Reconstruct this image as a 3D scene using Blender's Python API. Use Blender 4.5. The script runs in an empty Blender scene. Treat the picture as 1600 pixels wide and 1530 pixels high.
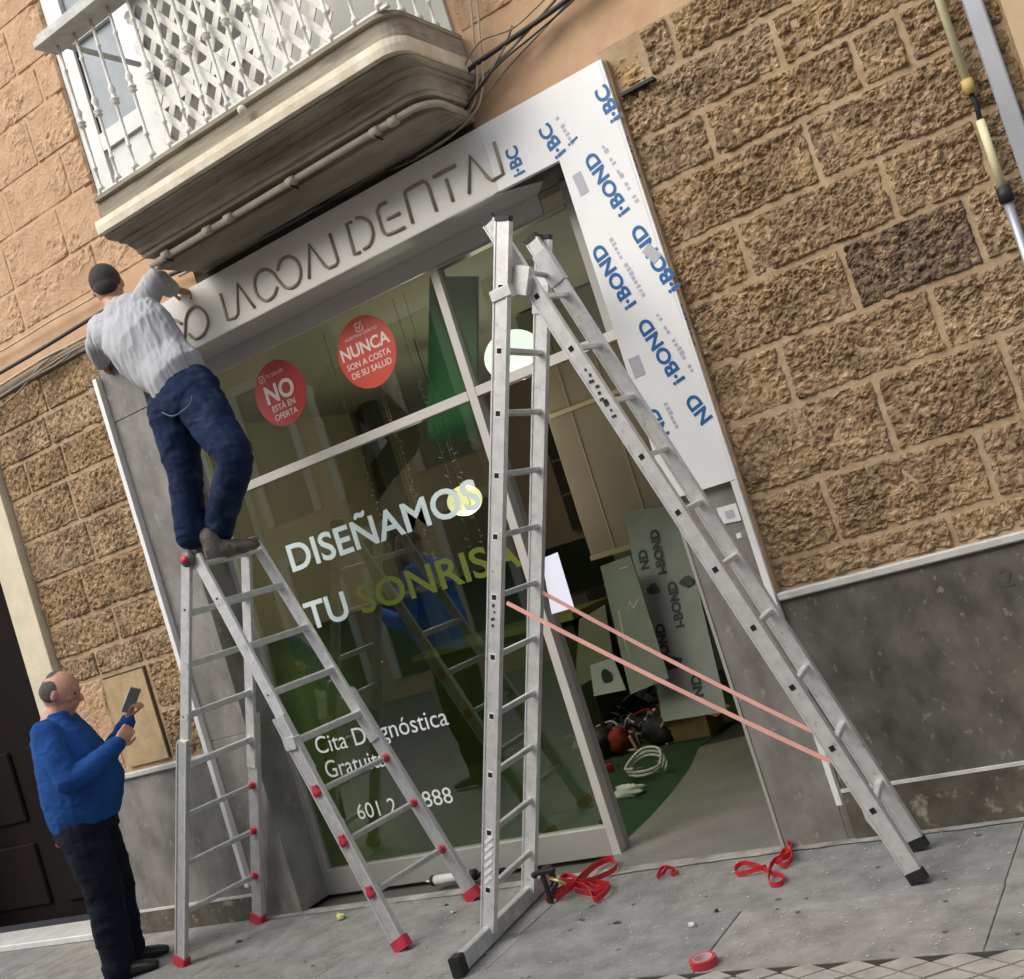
import bpy, bmesh, math, random
import numpy as np
from mathutils import Vector, Matrix
R = math.radians
random.seed(7)
SC = bpy.context.scene
COL = SC.collection

# ------------------------------------------------------------------ camera
CP = Vector((2.0478826, -4.74047204, 1.6))
M = ((0.8119854604792306, 0.5002135032362847, -0.3007757688884116),
     (-0.2788577866201137, -0.12023548196548171, -0.9527758202840054),
     (-0.5127552503989237, 0.8575137783479702, 0.04186896716027151))
FPX = 1803.44
cam_d = bpy.data.cameras.new('camera')
cam = bpy.data.objects.new('camera', cam_d)
COL.objects.link(cam)
mw = Matrix(((M[0][0], -M[1][0], -M[2][0], CP.x), (M[0][1], -M[1][1], -M[2][1], CP.y),
             (M[0][2], -M[1][2], -M[2][2], CP.z), (0, 0, 0, 1)))
cam.matrix_world = mw
cam_d.sensor_fit = 'HORIZONTAL'
cam_d.sensor_width = 36
cam_d.lens = FPX / 1600 * 36
cam_d.shift_y = 15 / 1600
cam_d.clip_end = 500
SC.camera = cam
SC.render.resolution_x = 1024
SC.render.resolution_y = 979

# ------------------------------------------------------------------ light
w = bpy.data.worlds.new('World')
SC.world = w
w.use_nodes = True
nt = w.node_tree
bg = nt.nodes['Background']
sky = nt.nodes.new('ShaderNodeTexSky')
sky.sky_type = 'NISHITA'
sky.sun_disc = False
SUN_EL, SUN_AZ = 44, -30      # azimuth measured from -Y (the street side) towards -X
sky.sun_elevation = R(SUN_EL)
sky.sun_rotation = R(180 + 30)
sky.dust_density = 3.0
sky.air_density = 1.0
bg.inputs['Strength'].default_value = 0.15
hs = nt.nodes.new('ShaderNodeHueSaturation'); hs.inputs['Saturation'].default_value = .45     # thin cloud: a paler sky
nt.links.new(sky.outputs[0], hs.inputs['Color']); nt.links.new(hs.outputs[0], bg.inputs[0])
sd = bpy.data.lights.new('sun', 'SUN')
sd.energy = .85
sd.angle = R(48)
sd.color = (1, 0.95, 0.87)
so = bpy.data.objects.new('sun', sd)
COL.objects.link(so)
sdir = Vector((math.sin(R(SUN_AZ)) * math.cos(R(SUN_EL)), -math.cos(R(SUN_AZ)) * math.cos(R(SUN_EL)), math.sin(R(SUN_EL))))
so.rotation_euler = sdir.to_track_quat('Z', 'Y').to_euler()
so.location = (0, -6, 12)
SC.view_settings.view_transform = 'Standard'
SC.view_settings.look = 'None'
SC.view_settings.exposure = 1.05
SC.view_settings.gamma = 1
SC.view_settings.use_curve_mapping = False

# ------------------------------------------------------------------ helpers
def ray(px, py):
    a, b = (px - 800) / FPX, (py - 780) / FPX
    return Vector([M[0][i] * a + M[1][i] * b + M[2][i] for i in range(3)])
def Y(px, py, y=0.0):
    d = ray(px, py); return CP + d * ((y - CP.y) / d.y)
def G(px, py, z=0.0):
    d = ray(px, py); return CP + d * ((z - CP.z) / d.z)

def tag(o, label=None, cat=None, group=None, kind=None):
    if label: o['label'] = label
    if cat: o['category'] = cat
    if group: o['group'] = group
    if kind: o['kind'] = kind
    return o
def thing(name, loc, label, cat, group=None):
    o = bpy.data.objects.new(name, None)
    o.empty_display_size = .1
    COL.objects.link(o); o.location = loc
    return tag(o, label, cat, group)
def rootloc(o):
    v = Vector(o.location)
    while o.parent: o = o.parent; v += Vector(o.location)
    return v

class MB:
    def __init__(s): s.v = []; s.f = []; s.sm = []
    def add(s, v, f, smooth=False):
        n = len(s.v); s.v += [tuple(p) for p in v]
        for q in f: s.f.append(tuple(i + n for i in q)); s.sm.append(smooth)
        return s
    def box(s, x0, x1, y0, y1, z0, z1):
        v = [(x, y, z) for x in (x0, x1) for y in (y0, y1) for z in (z0, z1)]
        return s.add(v, [(0, 1, 3, 2), (4, 6, 7, 5), (0, 4, 5, 1), (2, 3, 7, 6), (0, 2, 6, 4), (1, 5, 7, 3)])
    def beam(s, a, b, u, wu, wv, bev=0):
        a, b, u = Vector(a), Vector(b), Vector(u)
        d = (b - a).normalized(); u = (u - d * u.dot(d)).normalized(); v = d.cross(u)
        if bev:
            prof = [(wu - bev, -wv), (wu, -wv + bev), (wu, wv - bev), (wu - bev, wv), (-wu + bev, wv), (-wu, wv - bev), (-wu, -wv + bev), (-wu + bev, -wv)]
        else:
            prof = [(wu, -wv), (wu, wv), (-wu, wv), (-wu, -wv)]
        n = len(prof)
        vs = [p + u * i + v * j for p in (a, b) for i, j in prof]
        fs = [(k, (k + 1) % n, n + (k + 1) % n, n + k) for k in range(n)] + [tuple(range(n))[::-1], tuple(range(n, 2 * n))]
        return s.add(vs, fs)
    def tube(s, pts, r, n=8, cap=True, rad=None):
        pts = [Vector(p) for p in pts]
        if len(pts) < 2: return s
        ref = Vector((0, 0, 1)); vs = []
        t0 = (pts[1] - pts[0]).normalized()
        if abs(t0.dot(ref)) > .9: ref = Vector((1, 0, 0))
        u = t0.cross(ref).normalized()
        for k, p in enumerate(pts):
            t = (pts[min(k + 1, len(pts) - 1)] - pts[max(k - 1, 0)]).normalized()
            u = (u - t * u.dot(t)).normalized(); v = t.cross(u)
            rr = rad[k] if rad else r
            for j in range(n):
                a = 2 * math.pi * j / n
                vs.append(p + (u * math.cos(a) + v * math.sin(a)) * rr)
        fs = [(k * n + j, k * n + (j + 1) % n, (k + 1) * n + (j + 1) % n, (k + 1) * n + j) for k in range(len(pts) - 1) for j in range(n)]
        if cap: fs += [tuple(range(n))[::-1], tuple(range((len(pts) - 1) * n, len(pts) * n))]
        return s.add(vs, fs, True)
    def lathe(s, prof, c, n=12):          # prof (r,z) about a vertical axis
        c = Vector(c); vs = []
        for r, z in prof:
            for j in range(n):
                a = 2 * math.pi * j / n; vs.append((c.x + r * math.cos(a), c.y + r * math.sin(a), c.z + z))
        fs = [(k * n + j, k * n + (j + 1) % n, (k + 1) * n + (j + 1) % n, (k + 1) * n + j) for k in range(len(prof) - 1) for j in range(n)]
        fs += [tuple(range(n))[::-1], tuple(range((len(prof) - 1) * n, len(prof) * n))]
        return s.add(vs, fs, True)
    def ell(s, c, r, n=14, m=9, rot=None):
        c = Vector(c); vs = []
        for i in range(m + 1):
            t = math.pi * i / m
            for j in range(n):
                a = 2 * math.pi * j / n
                p = Vector((r[0] * math.sin(t) * math.cos(a), r[1] * math.sin(t) * math.sin(a), r[2] * math.cos(t)))
                if rot: p = rot @ p
                vs.append(c + p)
        fs = [(i * n + j, (i + 1) * n + j, (i + 1) * n + (j + 1) % n, i * n + (j + 1) % n) for i in range(m) for j in range(n)]
        return s.add(vs, fs, True)
    def prism(s, poly, off):              # polygon of 3-D points pushed by off
        n = len(poly); off = Vector(off)
        vs = [Vector(p) for p in poly] + [Vector(p) + off for p in poly]
        return s.add(vs, [tuple(range(n))[::-1], tuple(range(n, 2 * n))] + [(k, (k + 1) % n, n + (k + 1) % n, n + k) for k in range(n)])
    def build(s, name, mat, parent=None, label=None, kind=None, bevel=0, **kw):
        L = rootloc(parent) if parent else Vector((0, 0, 0))
        me = bpy.data.meshes.new(name)
        me.from_pydata([(p[0] - L.x, p[1] - L.y, p[2] - L.z) for p in s.v], [], s.f)
        me.polygons.foreach_set('use_smooth', s.sm)
        bm = bmesh.new(); bm.from_mesh(me)
        bmesh.ops.recalc_face_normals(bm, faces=bm.faces)
        if bevel:
            bmesh.ops.bevel(bm, geom=bm.edges[:], offset=bevel, segments=1, affect='EDGES')
        bm.to_mesh(me); bm.free()
        me.materials.append(mat)
        o = bpy.data.objects.new(name, me); COL.objects.link(o)
        if parent: o.parent = parent
        return tag(o, label, kind=kind, **kw)

def copy_part(o, parent, loc=None):
    c = o.copy(); COL.objects.link(c); c.parent = parent
    if loc is not None: c.location = loc
    return c

# numpy value noise
def _h(i, j, seed):
    n = (i * 374761393 + j * 668265263 + seed * 982451653) & 0xffffffff
    n = ((n ^ (n >> 13)) * 1274126177) & 0xffffffff
    return ((n ^ (n >> 16)) & 0xffff) / 65535.0
def vn(x, y, seed=0):
    x = np.asarray(x, float); y = np.asarray(y, float)
    i = np.floor(x).astype(np.int64); j = np.floor(y).astype(np.int64)
    u = x - i; v = y - j; u = u * u * (3 - 2 * u); v = v * v * (3 - 2 * v)
    a = _h(i, j, seed); b = _h(i + 1, j, seed); c = _h(i, j + 1, seed); d = _h(i + 1, j + 1, seed)
    return (a * (1 - u) + b * u) * (1 - v) + (c * (1 - u) + d * u) * v
def fbm(x, y, seed=0, o=4, g=.55):
    t = 0; a = 1; s = 0
    for k in range(o):
        t = t + a * vn(x * 2 ** k, y * 2 ** k, seed + k * 17); s += a; a *= g
    return t / s

def catmull(p, n=6):
    p = [Vector(q) for q in p]; out = []
    for i in range(len(p) - 1):
        a = p[max(i - 1, 0)]; b = p[i]; c = p[i + 1]; d = p[min(i + 2, len(p) - 1)]
        for k in range(n):
            t = k / n
            out.append(0.5 * ((2 * b) + (c - a) * t + (2 * a - 5 * b + 4 * c - d) * t * t + (3 * b - a - 3 * c + d) * t ** 3))
    return out + [p[-1]]

# ------------------------------------------------------------------ materials
def mat(name, col, rough=.6, metal=0, var=0.0, col2=None, scale=6, bump=0, bscale=40, detail=6, spec=.5, emit=None, estr=0, stretch=None, dist=.02, spots=None):
    m = bpy.data.materials.new(name); m.use_nodes = True
    n = m.node_tree.nodes; l = m.node_tree.links; b = n['Principled BSDF']
    b.inputs['Roughness'].default_value = rough; b.inputs['Metallic'].default_value = metal
    b.inputs['Specular IOR Level'].default_value = spec
    b.inputs['Base Color'].default_value = (*col, 1)
    geo = n.new('ShaderNodeNewGeometry'); vec = geo.outputs['Position']
    if stretch:
        mp = n.new('ShaderNodeMapping'); mp.inputs['Scale'].default_value = stretch
        l.new(vec, mp.inputs[0]); vec = mp.outputs[0]
    def noise(sc, de=detail, ro=.6):
        t = n.new('ShaderNodeTexNoise'); t.inputs['Scale'].default_value = sc
        t.inputs['Detail'].default_value = de; t.inputs['Roughness'].default_value = ro
        l.new(vec, t.inputs['Vector']); return t.outputs['Fac']
    def ramp(f, a, c):
        r = n.new('ShaderNodeMapRange'); r.inputs[1].default_value = a; r.inputs[2].default_value = c
        l.new(f, r.inputs[0]); return r.outputs[0]
    last = None
    if var or col2:
        c2 = col2 or tuple(c * (1 - var) for c in col)
        mx = n.new('ShaderNodeMix'); mx.data_type = 'RGBA'
        mx.inputs[6].default_value = (*col, 1); mx.inputs[7].default_value = (*c2, 1)
        l.new(ramp(noise(scale), .35, .65), mx.inputs[0]); last = mx.outputs[2]
    if spots:                      # (colour, scale, lo, hi)
        mx = n.new('ShaderNodeMix'); mx.data_type = 'RGBA'
        if last: l.new(last, mx.inputs[6])
        else: mx.inputs[6].default_value = (*col, 1)
        mx.inputs[7].default_value = (*spots[0], 1)
        l.new(ramp(noise(spots[1], 4), spots[2], spots[3]), mx.inputs[0]); last = mx.outputs[2]
    if last: l.new(last, b.inputs['Base Color'])
    if bump:
        bp = n.new('ShaderNodeBump'); bp.inputs['Strength'].default_value = bump; bp.inputs['Distance'].default_value = dist
        l.new(noise(bscale, 8, .65), bp.inputs['Height']); l.new(bp.outputs[0], b.inputs['Normal'])
    if emit:
        b.inputs['Emission Color'].default_value = (*emit, 1); b.inputs['Emission Strength'].default_value = estr
    return m

def stone_mat(name, cols):
    """pitted shelly stone: shade of hollows painted dark, tan body, pale grains, broad stains"""
    m = bpy.data.materials.new(name); m.use_nodes = True
    n = m.node_tree.nodes; l = m.node_tree.links; b = n['Principled BSDF']; b.inputs['Roughness'].default_value = .95; b.inputs['Specular IOR Level'].default_value = .08
    geo = n.new('ShaderNodeNewGeometry'); v = geo.outputs['Position']
    def nz(sc, de=6, ro=.6):
        t = n.new('ShaderNodeTexNoise'); t.inputs['Scale'].default_value = sc; t.inputs['Detail'].default_value = de; t.inputs['Roughness'].default_value = ro; l.new(v, t.inputs[0]); return t.outputs['Fac']
    cr = n.new('ShaderNodeValToRGB'); e = cr.color_ramp.elements
    e[0].position = .34; e[0].color = (*cols[0], 1); e[1].position = .68; e[1].color = (*cols[3], 1)
    for p, c in ((.45, cols[1]), (.56, cols[2])):
        q = e.new(p); q.color = (*c, 1)
    l.new(nz(34, 7, .68), cr.inputs[0])
    mx = n.new('ShaderNodeMix'); mx.data_type = 'RGBA'; mx.blend_type = 'MULTIPLY'; mx.inputs[0].default_value = 1
    c2 = n.new('ShaderNodeValToRGB'); f = c2.color_ramp.elements; f[0].position = .36; f[0].color = (.66, .62, .60, 1); f[1].position = .62; f[1].color = (1.12, 1.05, .98, 1)
    l.new(nz(4.5, 4), c2.inputs[0]); l.new(cr.outputs[0], mx.inputs[6]); l.new(c2.outputs[0], mx.inputs[7]); l.new(mx.outputs[2], b.inputs['Base Color'])
    bp = n.new('ShaderNodeBump'); bp.inputs['Strength'].default_value = 1; bp.inputs['Distance'].default_value = .015
    l.new(nz(62, 8, .7), bp.inputs['Height']); l.new(bp.outputs[0], b.inputs['Normal']); return m
STONE = [stone_mat('rough_stone_%d' % i, c) for i, c in enumerate([
    ((.17, .105, .05), (.32, .23, .135), (.445, .34, .215), (.60, .48, .335)),
    ((.18, .115, .06), (.33, .245, .15), (.455, .355, .235), (.62, .51, .365)),
    ((.16, .10, .048), (.31, .22, .125), (.43, .32, .195), (.58, .46, .305)),
    ((.17, .115, .068), (.33, .24, .14), (.45, .34, .215), (.60, .48, .33))])]
STONE_DARK = stone_mat('stained_stone', ((.07, .05, .042), (.19, .14, .11), (.30, .22, .155), (.50, .39, .26)))
MORTAR = mat('lime_mortar', (.44, .335, .215), .95, col2=(.33, .235, .135), scale=12, bump=.5, bscale=60, spec=.1, dist=.01)
OCHRE = mat('ochre_render', (.56, .375, .235), .9, col2=(.47, .30, .18), scale=5, bump=.3, bscale=50, spec=.15, dist=.008)
OCHRE_ST = mat('painted_ochre_stone', (.56, .375, .235), .9, col2=(.46, .295, .175), scale=8, bump=.7, bscale=50, spec=.15, spots=((.36, .20, .11), 28, .60, .75))
MARBLE = mat('grey_marble', (.27, .26, .235), .42, col2=(.135, .128, .11), scale=4, stretch=(1.1, 1, .75), detail=9, bump=.08, bscale=30, spots=((.36, .36, .34), 17, .62, .8))
MARBLE_D = mat('stained_grey_marble', (.135, .127, .107), .55, col2=(.055, .050, .040), scale=5, stretch=(1.1, 1, .8), detail=9, bump=.12, bscale=30, spots=((.30, .28, .23), 26, .62, .78))
MARBLE_B = mat('weathered_skirting_stone', (.12, .105, .078), .7, col2=(.06, .05, .04), scale=7, bump=.3, bscale=40, spots=((.34, .31, .22), 13, .58, .72))
WMARBLE = mat('white_marble', (.66, .65, .62), .45, var=.2, scale=8)
CREAM = mat('cream_painted_stone', (.66, .58, .42), .8, var=.14, scale=7, bump=.15)
TRIMW = mat('white_trim', (.78, .78, .76), .45, var=.08, scale=10)
PANEL = mat('white_composite_panel', (.72, .70, .65), .42, var=.05, scale=2)
FILM = mat('white_protective_film', (.84, .84, .82), .28, var=.04, scale=5, bump=.12, bscale=9, dist=.004)
SOFFIT = mat('grey_soffit_panel', (.56, .545, .52), .35, var=.06, scale=3)
GOLD = mat('olive_letter_metal', (.25, .215, .14), .45)
BLUE_P = mat('blue_print', (.008, .12, .32), .5)
GREY_P = mat('grey_print', (.42, .43, .50), .5)
TAPE = mat('grey_tape', (.42, .43, .46), .5)
FRAME = mat('silver_window_frame', (.60, .575, .53), .42, metal=.25, var=.06)
FRAME_D = mat('grey_kick_frame', (.40, .39, .365), .45, metal=.25, var=.06)
ALU = mat('ladder_aluminium', (.70, .70, .685), .38, metal=.45, var=.18, scale=22, bump=.05, bscale=50, spots=((.36, .35, .33), 30, .62, .75))
ALU_D = mat('worn_ladder_aluminium', (.54, .545, .54), .45, metal=.45, var=.22, scale=18, bump=.06, spots=((.66, .66, .65), 30, .6, .75))
BLACK = mat('black_rubber', (.012, .012, .012), .6)
HOLE = mat('dark_hollow', (.006, .006, .006), .9)
REDP = mat('red_plastic', (.52, .035, .055), .42, var=.15, scale=20)
REDT = mat('red_strap_webbing', (.62, .02, .03), .45, var=.35, scale=40)
PINK = mat('pink_strap', (.83, .42, .36), .6, var=.12, scale=12)
STICK = mat('red_sticker', (.46, .035, .03), .45)
STICKO = mat('orange_red_sticker', (.55, .06, .03), .45)
WHITEL = mat('white_vinyl', (.82, .86, .84), .5)
PINKW = mat('pale_vinyl', (.80, .66, .60), .5)
TEAL = mat('pale_blue_vinyl', (.62, .74, .72), .45)
LIME = mat('lime_vinyl', (.115, .15, .014), .45)
PAVE = [mat('paving_%d' % i, c, .75, col2=c2, scale=7.0, bump=.3, bscale=110, detail=10, spots=(s, 42, .60, .74), spec=.3, dist=.004) for i, (c, c2, s) in enumerate([
    ((.30, .295, .275), (.19, .187, .175), (.43, .42, .40)), ((.27, .27, .255), (.175, .175, .165), (.40, .40, .38)), ((.31, .30, .27), (.195, .19, .17), (.44, .43, .40))])]
GRIME = mat('dusty_concrete', (.42, .40, .36), .85, col2=(.20, .19, .17), scale=6, bump=.3, bscale=60, spots=((.5, .49, .45), 30, .62, .75))
JOINT = mat('joint_dirt', (.10, .095, .08), .95)
SETT = mat('small_paver', (.42, .39, .34), .8, col2=(.28, .26, .23), scale=9, bump=.2, bscale=80)
SHIRT = mat('light_grey_shirt', (.42, .43, .45), .9, var=.10, scale=5, bump=.22, bscale=22, detail=3, dist=.012, spec=.1)
NAVY = mat('navy_work_trousers', (.012, .023, .066), .85, var=.5, scale=6, bump=.3, bscale=45, detail=5, dist=.006, spec=.15, spots=((.04, .07, .15), 6, .52, .78))
BLUEJ = mat('blue_jumper', (.022, .082, .28), .95, var=.25, scale=5, bump=.35, bscale=90, detail=4, dist=.004, spec=.1)
DARKT = mat('dark_navy_trousers', (.009, .012, .022), .85, var=.3, scale=7, bump=.4, bscale=18, detail=3, dist=.012, spec=.15)
SKIN = mat('skin', (.52, .27, .18), .5, var=.12, scale=14, bump=.1, bscale=60, spec=.35)
HAIRG = mat('grey_hair', (.16, .14, .12), .85, bump=.8, bscale=160, var=.4, scale=60)
HAIRB = mat('black_hair', (.02, .018, .018), .6, bump=.8, bscale=160, var=.3, scale=60)
SHOE = mat('dusty_work_shoe', (.16, .135, .11), .85, col2=(.07, .06, .055), scale=14, bump=.4)
BLKSHOE = mat('black_shoe', (.012, .012, .013), .45)
EYEW = mat('dark_eyes', (.05, .03, .025), .3)
CABLE_B = mat('black_cable', (.02, .02, .02), .6)
CABLE_G = mat('weathered_cable', (.26, .22, .16), .8, var=.3, scale=20)
CABLE_T = mat('tan_cable', (.50, .40, .27), .8, var=.2, scale=20)
BALC = mat('weathered_balcony_render', (.36, .33, .255), .9, col2=(.22, .19, .14), scale=5, stretch=(.35, 1, 3), bump=.3, bscale=25, spots=((.12, .095, .07), 7, .56, .74))
NOSE = mat('cream_balcony_edge', (.74, .68, .55), .8, col2=(.58, .50, .36), scale=9, bump=.2)
BWHITE = mat('white_painted_iron', (.72, .71, .65), .6, var=.18, scale=30, spots=((.35, .24, .14), 34, .66, .76))
DWHITE = mat('white_balcony_door', (.62, .63, .60), .5, var=.12, scale=6)
DARKWOOD = mat('dark_brown_wood', (.007, .0035, .0025), .8, spec=.15, var=.4, scale=9, stretch=(1, 1, .2))
VOID = mat('unlit_hall', (.01, .01, .01), .9)
STEEL = mat('galvanised_pipe', (.42, .44, .47), .4, metal=.6, var=.15)
PVC = mat('cream_pvc_conduit', (.66, .60, .36), .6, var=.15, scale=12)
INWALL = mat('taupe_shop_wall', (.36, .30, .22), .8, var=.12, scale=2)
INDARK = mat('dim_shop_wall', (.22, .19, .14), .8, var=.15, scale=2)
INCEIL = mat('shop_ceiling', (.36, .32, .26), .8, var=.08)
INFLOOR = mat('dark_shop_floor', (.05, .05, .046), .4, var=.2)
GREENF = mat('green_carpet', (.018, .06, .02), .95, var=.35, scale=40, bump=.3, bscale=150)
GREENW = mat('green_panel', (.006, .13, .022), .5, var=.4, scale=3)
BOARD = mat('film_wrapped_board', (.21, .215, .20), .5, var=.15, scale=6)
BOARD2 = mat('olive_grey_board', (.15, .155, .125), .5, var=.15, scale=6)
DPRINT = mat('dark_print', (.02, .025, .03), .6)
CARD = mat('cardboard', (.36, .22, .11), .9, var=.15, scale=10)
PAPER = mat('white_paper', (.72, .74, .86), .7)
ORANGE = mat('orange_fabric', (.30, .035, .012), .8, var=.3, scale=20)
WPLASTIC = mat('white_plastic', (.62, .63, .60), .4, var=.1)
LAMPW = mat('lit_lamp_glass', (.9, .9, .88), .4, emit=(.93, 1, 1), estr=.75)
LAMPY = mat('warm_lit_lamp_glass', (.9, .8, .6), .4, emit=(1, .84, .48), estr=.55)
OPP = [mat('street_facade_%d' % i, c, .85, var=.12, scale=1) for i, c in enumerate([(.56, .52, .44), (.52, .40, .27), (.60, .59, .55), (.44, .37, .28)])]
OPPW = mat('far_window_glass', (.04, .05, .055), .1)
PHONE = mat('phone_glass', (.16, .165, .17), .25)

def glass_mat():
    m = bpy.data.materials.new('window_glass'); m.use_nodes = True
    n = m.node_tree.nodes; l = m.node_tree.links; n.clear()
    out = n.new('ShaderNodeOutputMaterial'); mix = n.new('ShaderNodeMixShader')
    tr = n.new('ShaderNodeBsdfTransparent'); tr.inputs[0].default_value = (.82, .90, .78, 1)
    gl = n.new('ShaderNodeBsdfGlossy'); gl.inputs['Roughness'].default_value = .015; gl.inputs[0].default_value = (.95, .98, .95, 1)
    fr = n.new('ShaderNodeFresnel'); fr.inputs[0].default_value = 2.2
    gg = n.new('ShaderNodeNewGeometry'); sb_ = n.new('ShaderNodeMath'); sb_.operation = 'SUBTRACT'; sb_.inputs[0].default_value = 1
    l.new(gg.outputs['Backfacing'], sb_.inputs[1]); mm = n.new('ShaderNodeMath'); mm.operation = 'MULTIPLY'
    l.new(fr.outputs[0], mm.inputs[0]); l.new(sb_.outputs[0], mm.inputs[1])      # the inner face of the pane does not mirror a second time
    l.new(mm.outputs[0], mix.inputs[0]); l.new(tr.outputs[0], mix.inputs[1]); l.new(gl.outputs[0], mix.inputs[2])
    l.new(mix.outputs[0], out.inputs[0]); return m
GLASS = glass_mat()
def film_mat():        # printed vinyl: green at the bottom left, fading out upwards and to the right
    m = bpy.data.materials.new('green_gradient_vinyl'); m.use_nodes = True
    n = m.node_tree.nodes; l = m.node_tree.links; b = n['Principled BSDF']
    b.inputs['Base Color'].default_value = (.095, .125, .02, 1); b.inputs['Roughness'].default_value = .5
    geo = n.new('ShaderNodeNewGeometry'); sp = n.new('ShaderNodeSeparateXYZ'); l.new(geo.outputs['Position'], sp.inputs[0])
    def mr(o, a, b_, c, d):
        r = n.new('ShaderNodeMapRange'); r.inputs[1].default_value = a; r.inputs[2].default_value = b_; r.inputs[3].default_value = c; r.inputs[4].default_value = d
        r.interpolation_type = 'SMOOTHSTEP'; l.new(o, r.inputs[0]); return r.outputs[0]
    mu = n.new('ShaderNodeMath'); mu.operation = 'MULTIPLY'
    l.new(mr(sp.outputs[2], 1.15, 1.6, 1, 0), mu.inputs[0]); l.new(mr(sp.outputs[0], -2.72, -2.15, .95, .10), mu.inputs[1])
    l.new(mu.outputs[0], b.inputs['Alpha']); return m
VINYL = film_mat()

# ------------------------------------------------------------------ text
_txt = {}
def text_mesh(s, bold=0.0):
    k = (s, bold)
    if k in _txt: return _txt[k]
    cu = bpy.data.curves.new('t', 'FONT'); cu.body = s; cu.size = 1; cu.offset = bold; cu.resolution_u = 4
    o = bpy.data.objects.new('t', cu); COL.objects.link(o)
    bpy.context.view_layer.update()
    me = bpy.data.meshes.new_from_object(o.evaluated_get(bpy.context.evaluated_depsgraph_get()))
    v = np.array([p.co[:2] for p in me.vertices]); f = [tuple(p.vertices) for p in me.polygons]
    bpy.data.objects.remove(o); bpy.data.meshes.remove(me); bpy.data.curves.remove(cu)
    _txt[k] = (v, f); return _txt[k]
def text(name, s, p0, right, up, width=None, height=None, m=None, parent=None, bold=0.0, out=(0, -1, 0), lift=.0015, center=False, slant=0, cap=None):
    v, f = text_mesh(s, bold)
    x0, x1 = v[:, 0].min(), v[:, 0].max(); y0, y1 = v[:, 1].min(), v[:, 1].max()
    capv, _ = text_mesh('H', bold); ch = capv[:, 1].max() - capv[:, 1].min()
    sy = height / ch if height else width / (x1 - x0)
    sx = width / (x1 - x0) if width else sy
    right = Vector(right).normalized(); up = Vector(up).normalized(); o3 = Vector(out)
    cx = (x0 + x1) / 2 if center else x0
    vs = [Vector(p0) + right * ((a - cx) * sx) + up * (b * sy) + o3 * lift for a, b in v]
    return MB().add(vs, f).build(name, m, parent)

X_, Y_, Z_ = Vector((1, 0, 0)), Vector((0, 1, 0)), Vector((0, 0, 1))

# =================================================================== SETTING
ground = MB().box(-60, 60, -60, 60, -.30, -.026).build('ground', JOINT); tag(ground, kind='structure')
# pavement slabs
pv = bpy.data.objects.new('pavement', None); COL.objects.link(pv); tag(pv, kind='structure')
def slab(x0, x1, y0, y1, m, z=0.0, name='paving_slab', parent=None, g=.0018):
    b = MB(); b.box(x0 + g, x1 - g, y0 + g, y1 - g, -.025, z)
    return b.build(name, m, parent or pv, bevel=.0025)
k = 0
for (ya, yb, off) in ((-.65, .02, 1.02), (-1.16, -.65, .03)):
    xs = [off + 2.04 * i for i in range(-4, 3)] if off > 1 else sorted([off + 1.02 * i for i in range(-8, 1)] + [1.024, 2.05, 3.1, 4.1])
    for a, b in zip(xs[:-1], xs[1:]):
        slab(a, b, ya, yb, PAVE[(k * 7 + int(abs(ya) * 3)) % 3], z=random.uniform(-.0015, .0012)); k += 1
gum = MB(); gr_ = random.Random(9)
for _ in range(70):
    x, y, q_ = gr_.uniform(-3.2, 1.3), gr_.uniform(-1.12, -.08), gr_.uniform(.004, .014); n_ = 9
    gum.add([(x + q_ * gr_.uniform(.7, 1.2) * math.cos(k_ * 6.283 / n_), y + q_ * gr_.uniform(.7, 1.2) * math.sin(k_ * 6.283 / n_), .0019) for k_ in range(n_)], [tuple(range(n_))])
gum.build('gum_spots', mat('trodden_gum', (.12, .12, .11), .8), pv, kind='stuff')
# raw concrete strip where slabs meet the facade
st = MB(); xs = np.linspace(-3.3, 1.6, 90)
top = [(x, -.045 - .035 * float(fbm(x * 6, 3, 5)), .004) for x in xs]; back = [(x, .02, .005) for x in xs]
st.add(top + back, [(i, i + 1, 90 + i + 1, 90 + i) for i in range(89)])
st.build('cement_strip', GRIME, pv)
# small diamond pavers
tile = None
for i in range(-14, 22):
    for j in range(0, 10):
        s = .088
        cx = .45 + (i + (j % 2) * .5) * s * 1.9; cy = -1.20 - j * s * .62
        if cy < -1.75 or cx < -.9: continue
        b = MB(); hw, hh = s * .88, s * .55
        if tile is None:
            b.prism([(cx - hw, cy, -.025), (cx, cy - hh, -.025), (cx + hw, cy, -.025), (cx, cy + hh, -.025)], (0, 0, .022))
            tile = b.build('diamond_paver', SETT, pv); base = Vector((cx, cy, 0))
        else:
            c = copy_part(tile, pv, Vector((cx, cy, random.uniform(-.002, .001))) - base)
MB().box(-9, -1.0, -1.75, -1.166, -.025, -.004).build('paving_margin', PAVE[1], pv)
MB().box(-9, 6, -1.162, -1.12, -.0255, -.0045).build('paving_edge', JOINT, pv)
road = MB().box(-30, 30, -9, -1.76, -.0252, -.006).build('road', mat('street_paving', (.25, .245, .235), .85, var=.2, scale=3)); tag(road, kind='structure')

# interior
def struct(name, b, m):
    o = b.build(name, m); return tag(o, kind='structure')
struct('shop_floor', MB().box(-4.3, .9, .30, 5.6, -.02, .002), INFLOOR)
cc = Vector((-1.05, 3.0, .0))
arc = [(-.2, .30)] 
pts = []
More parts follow.
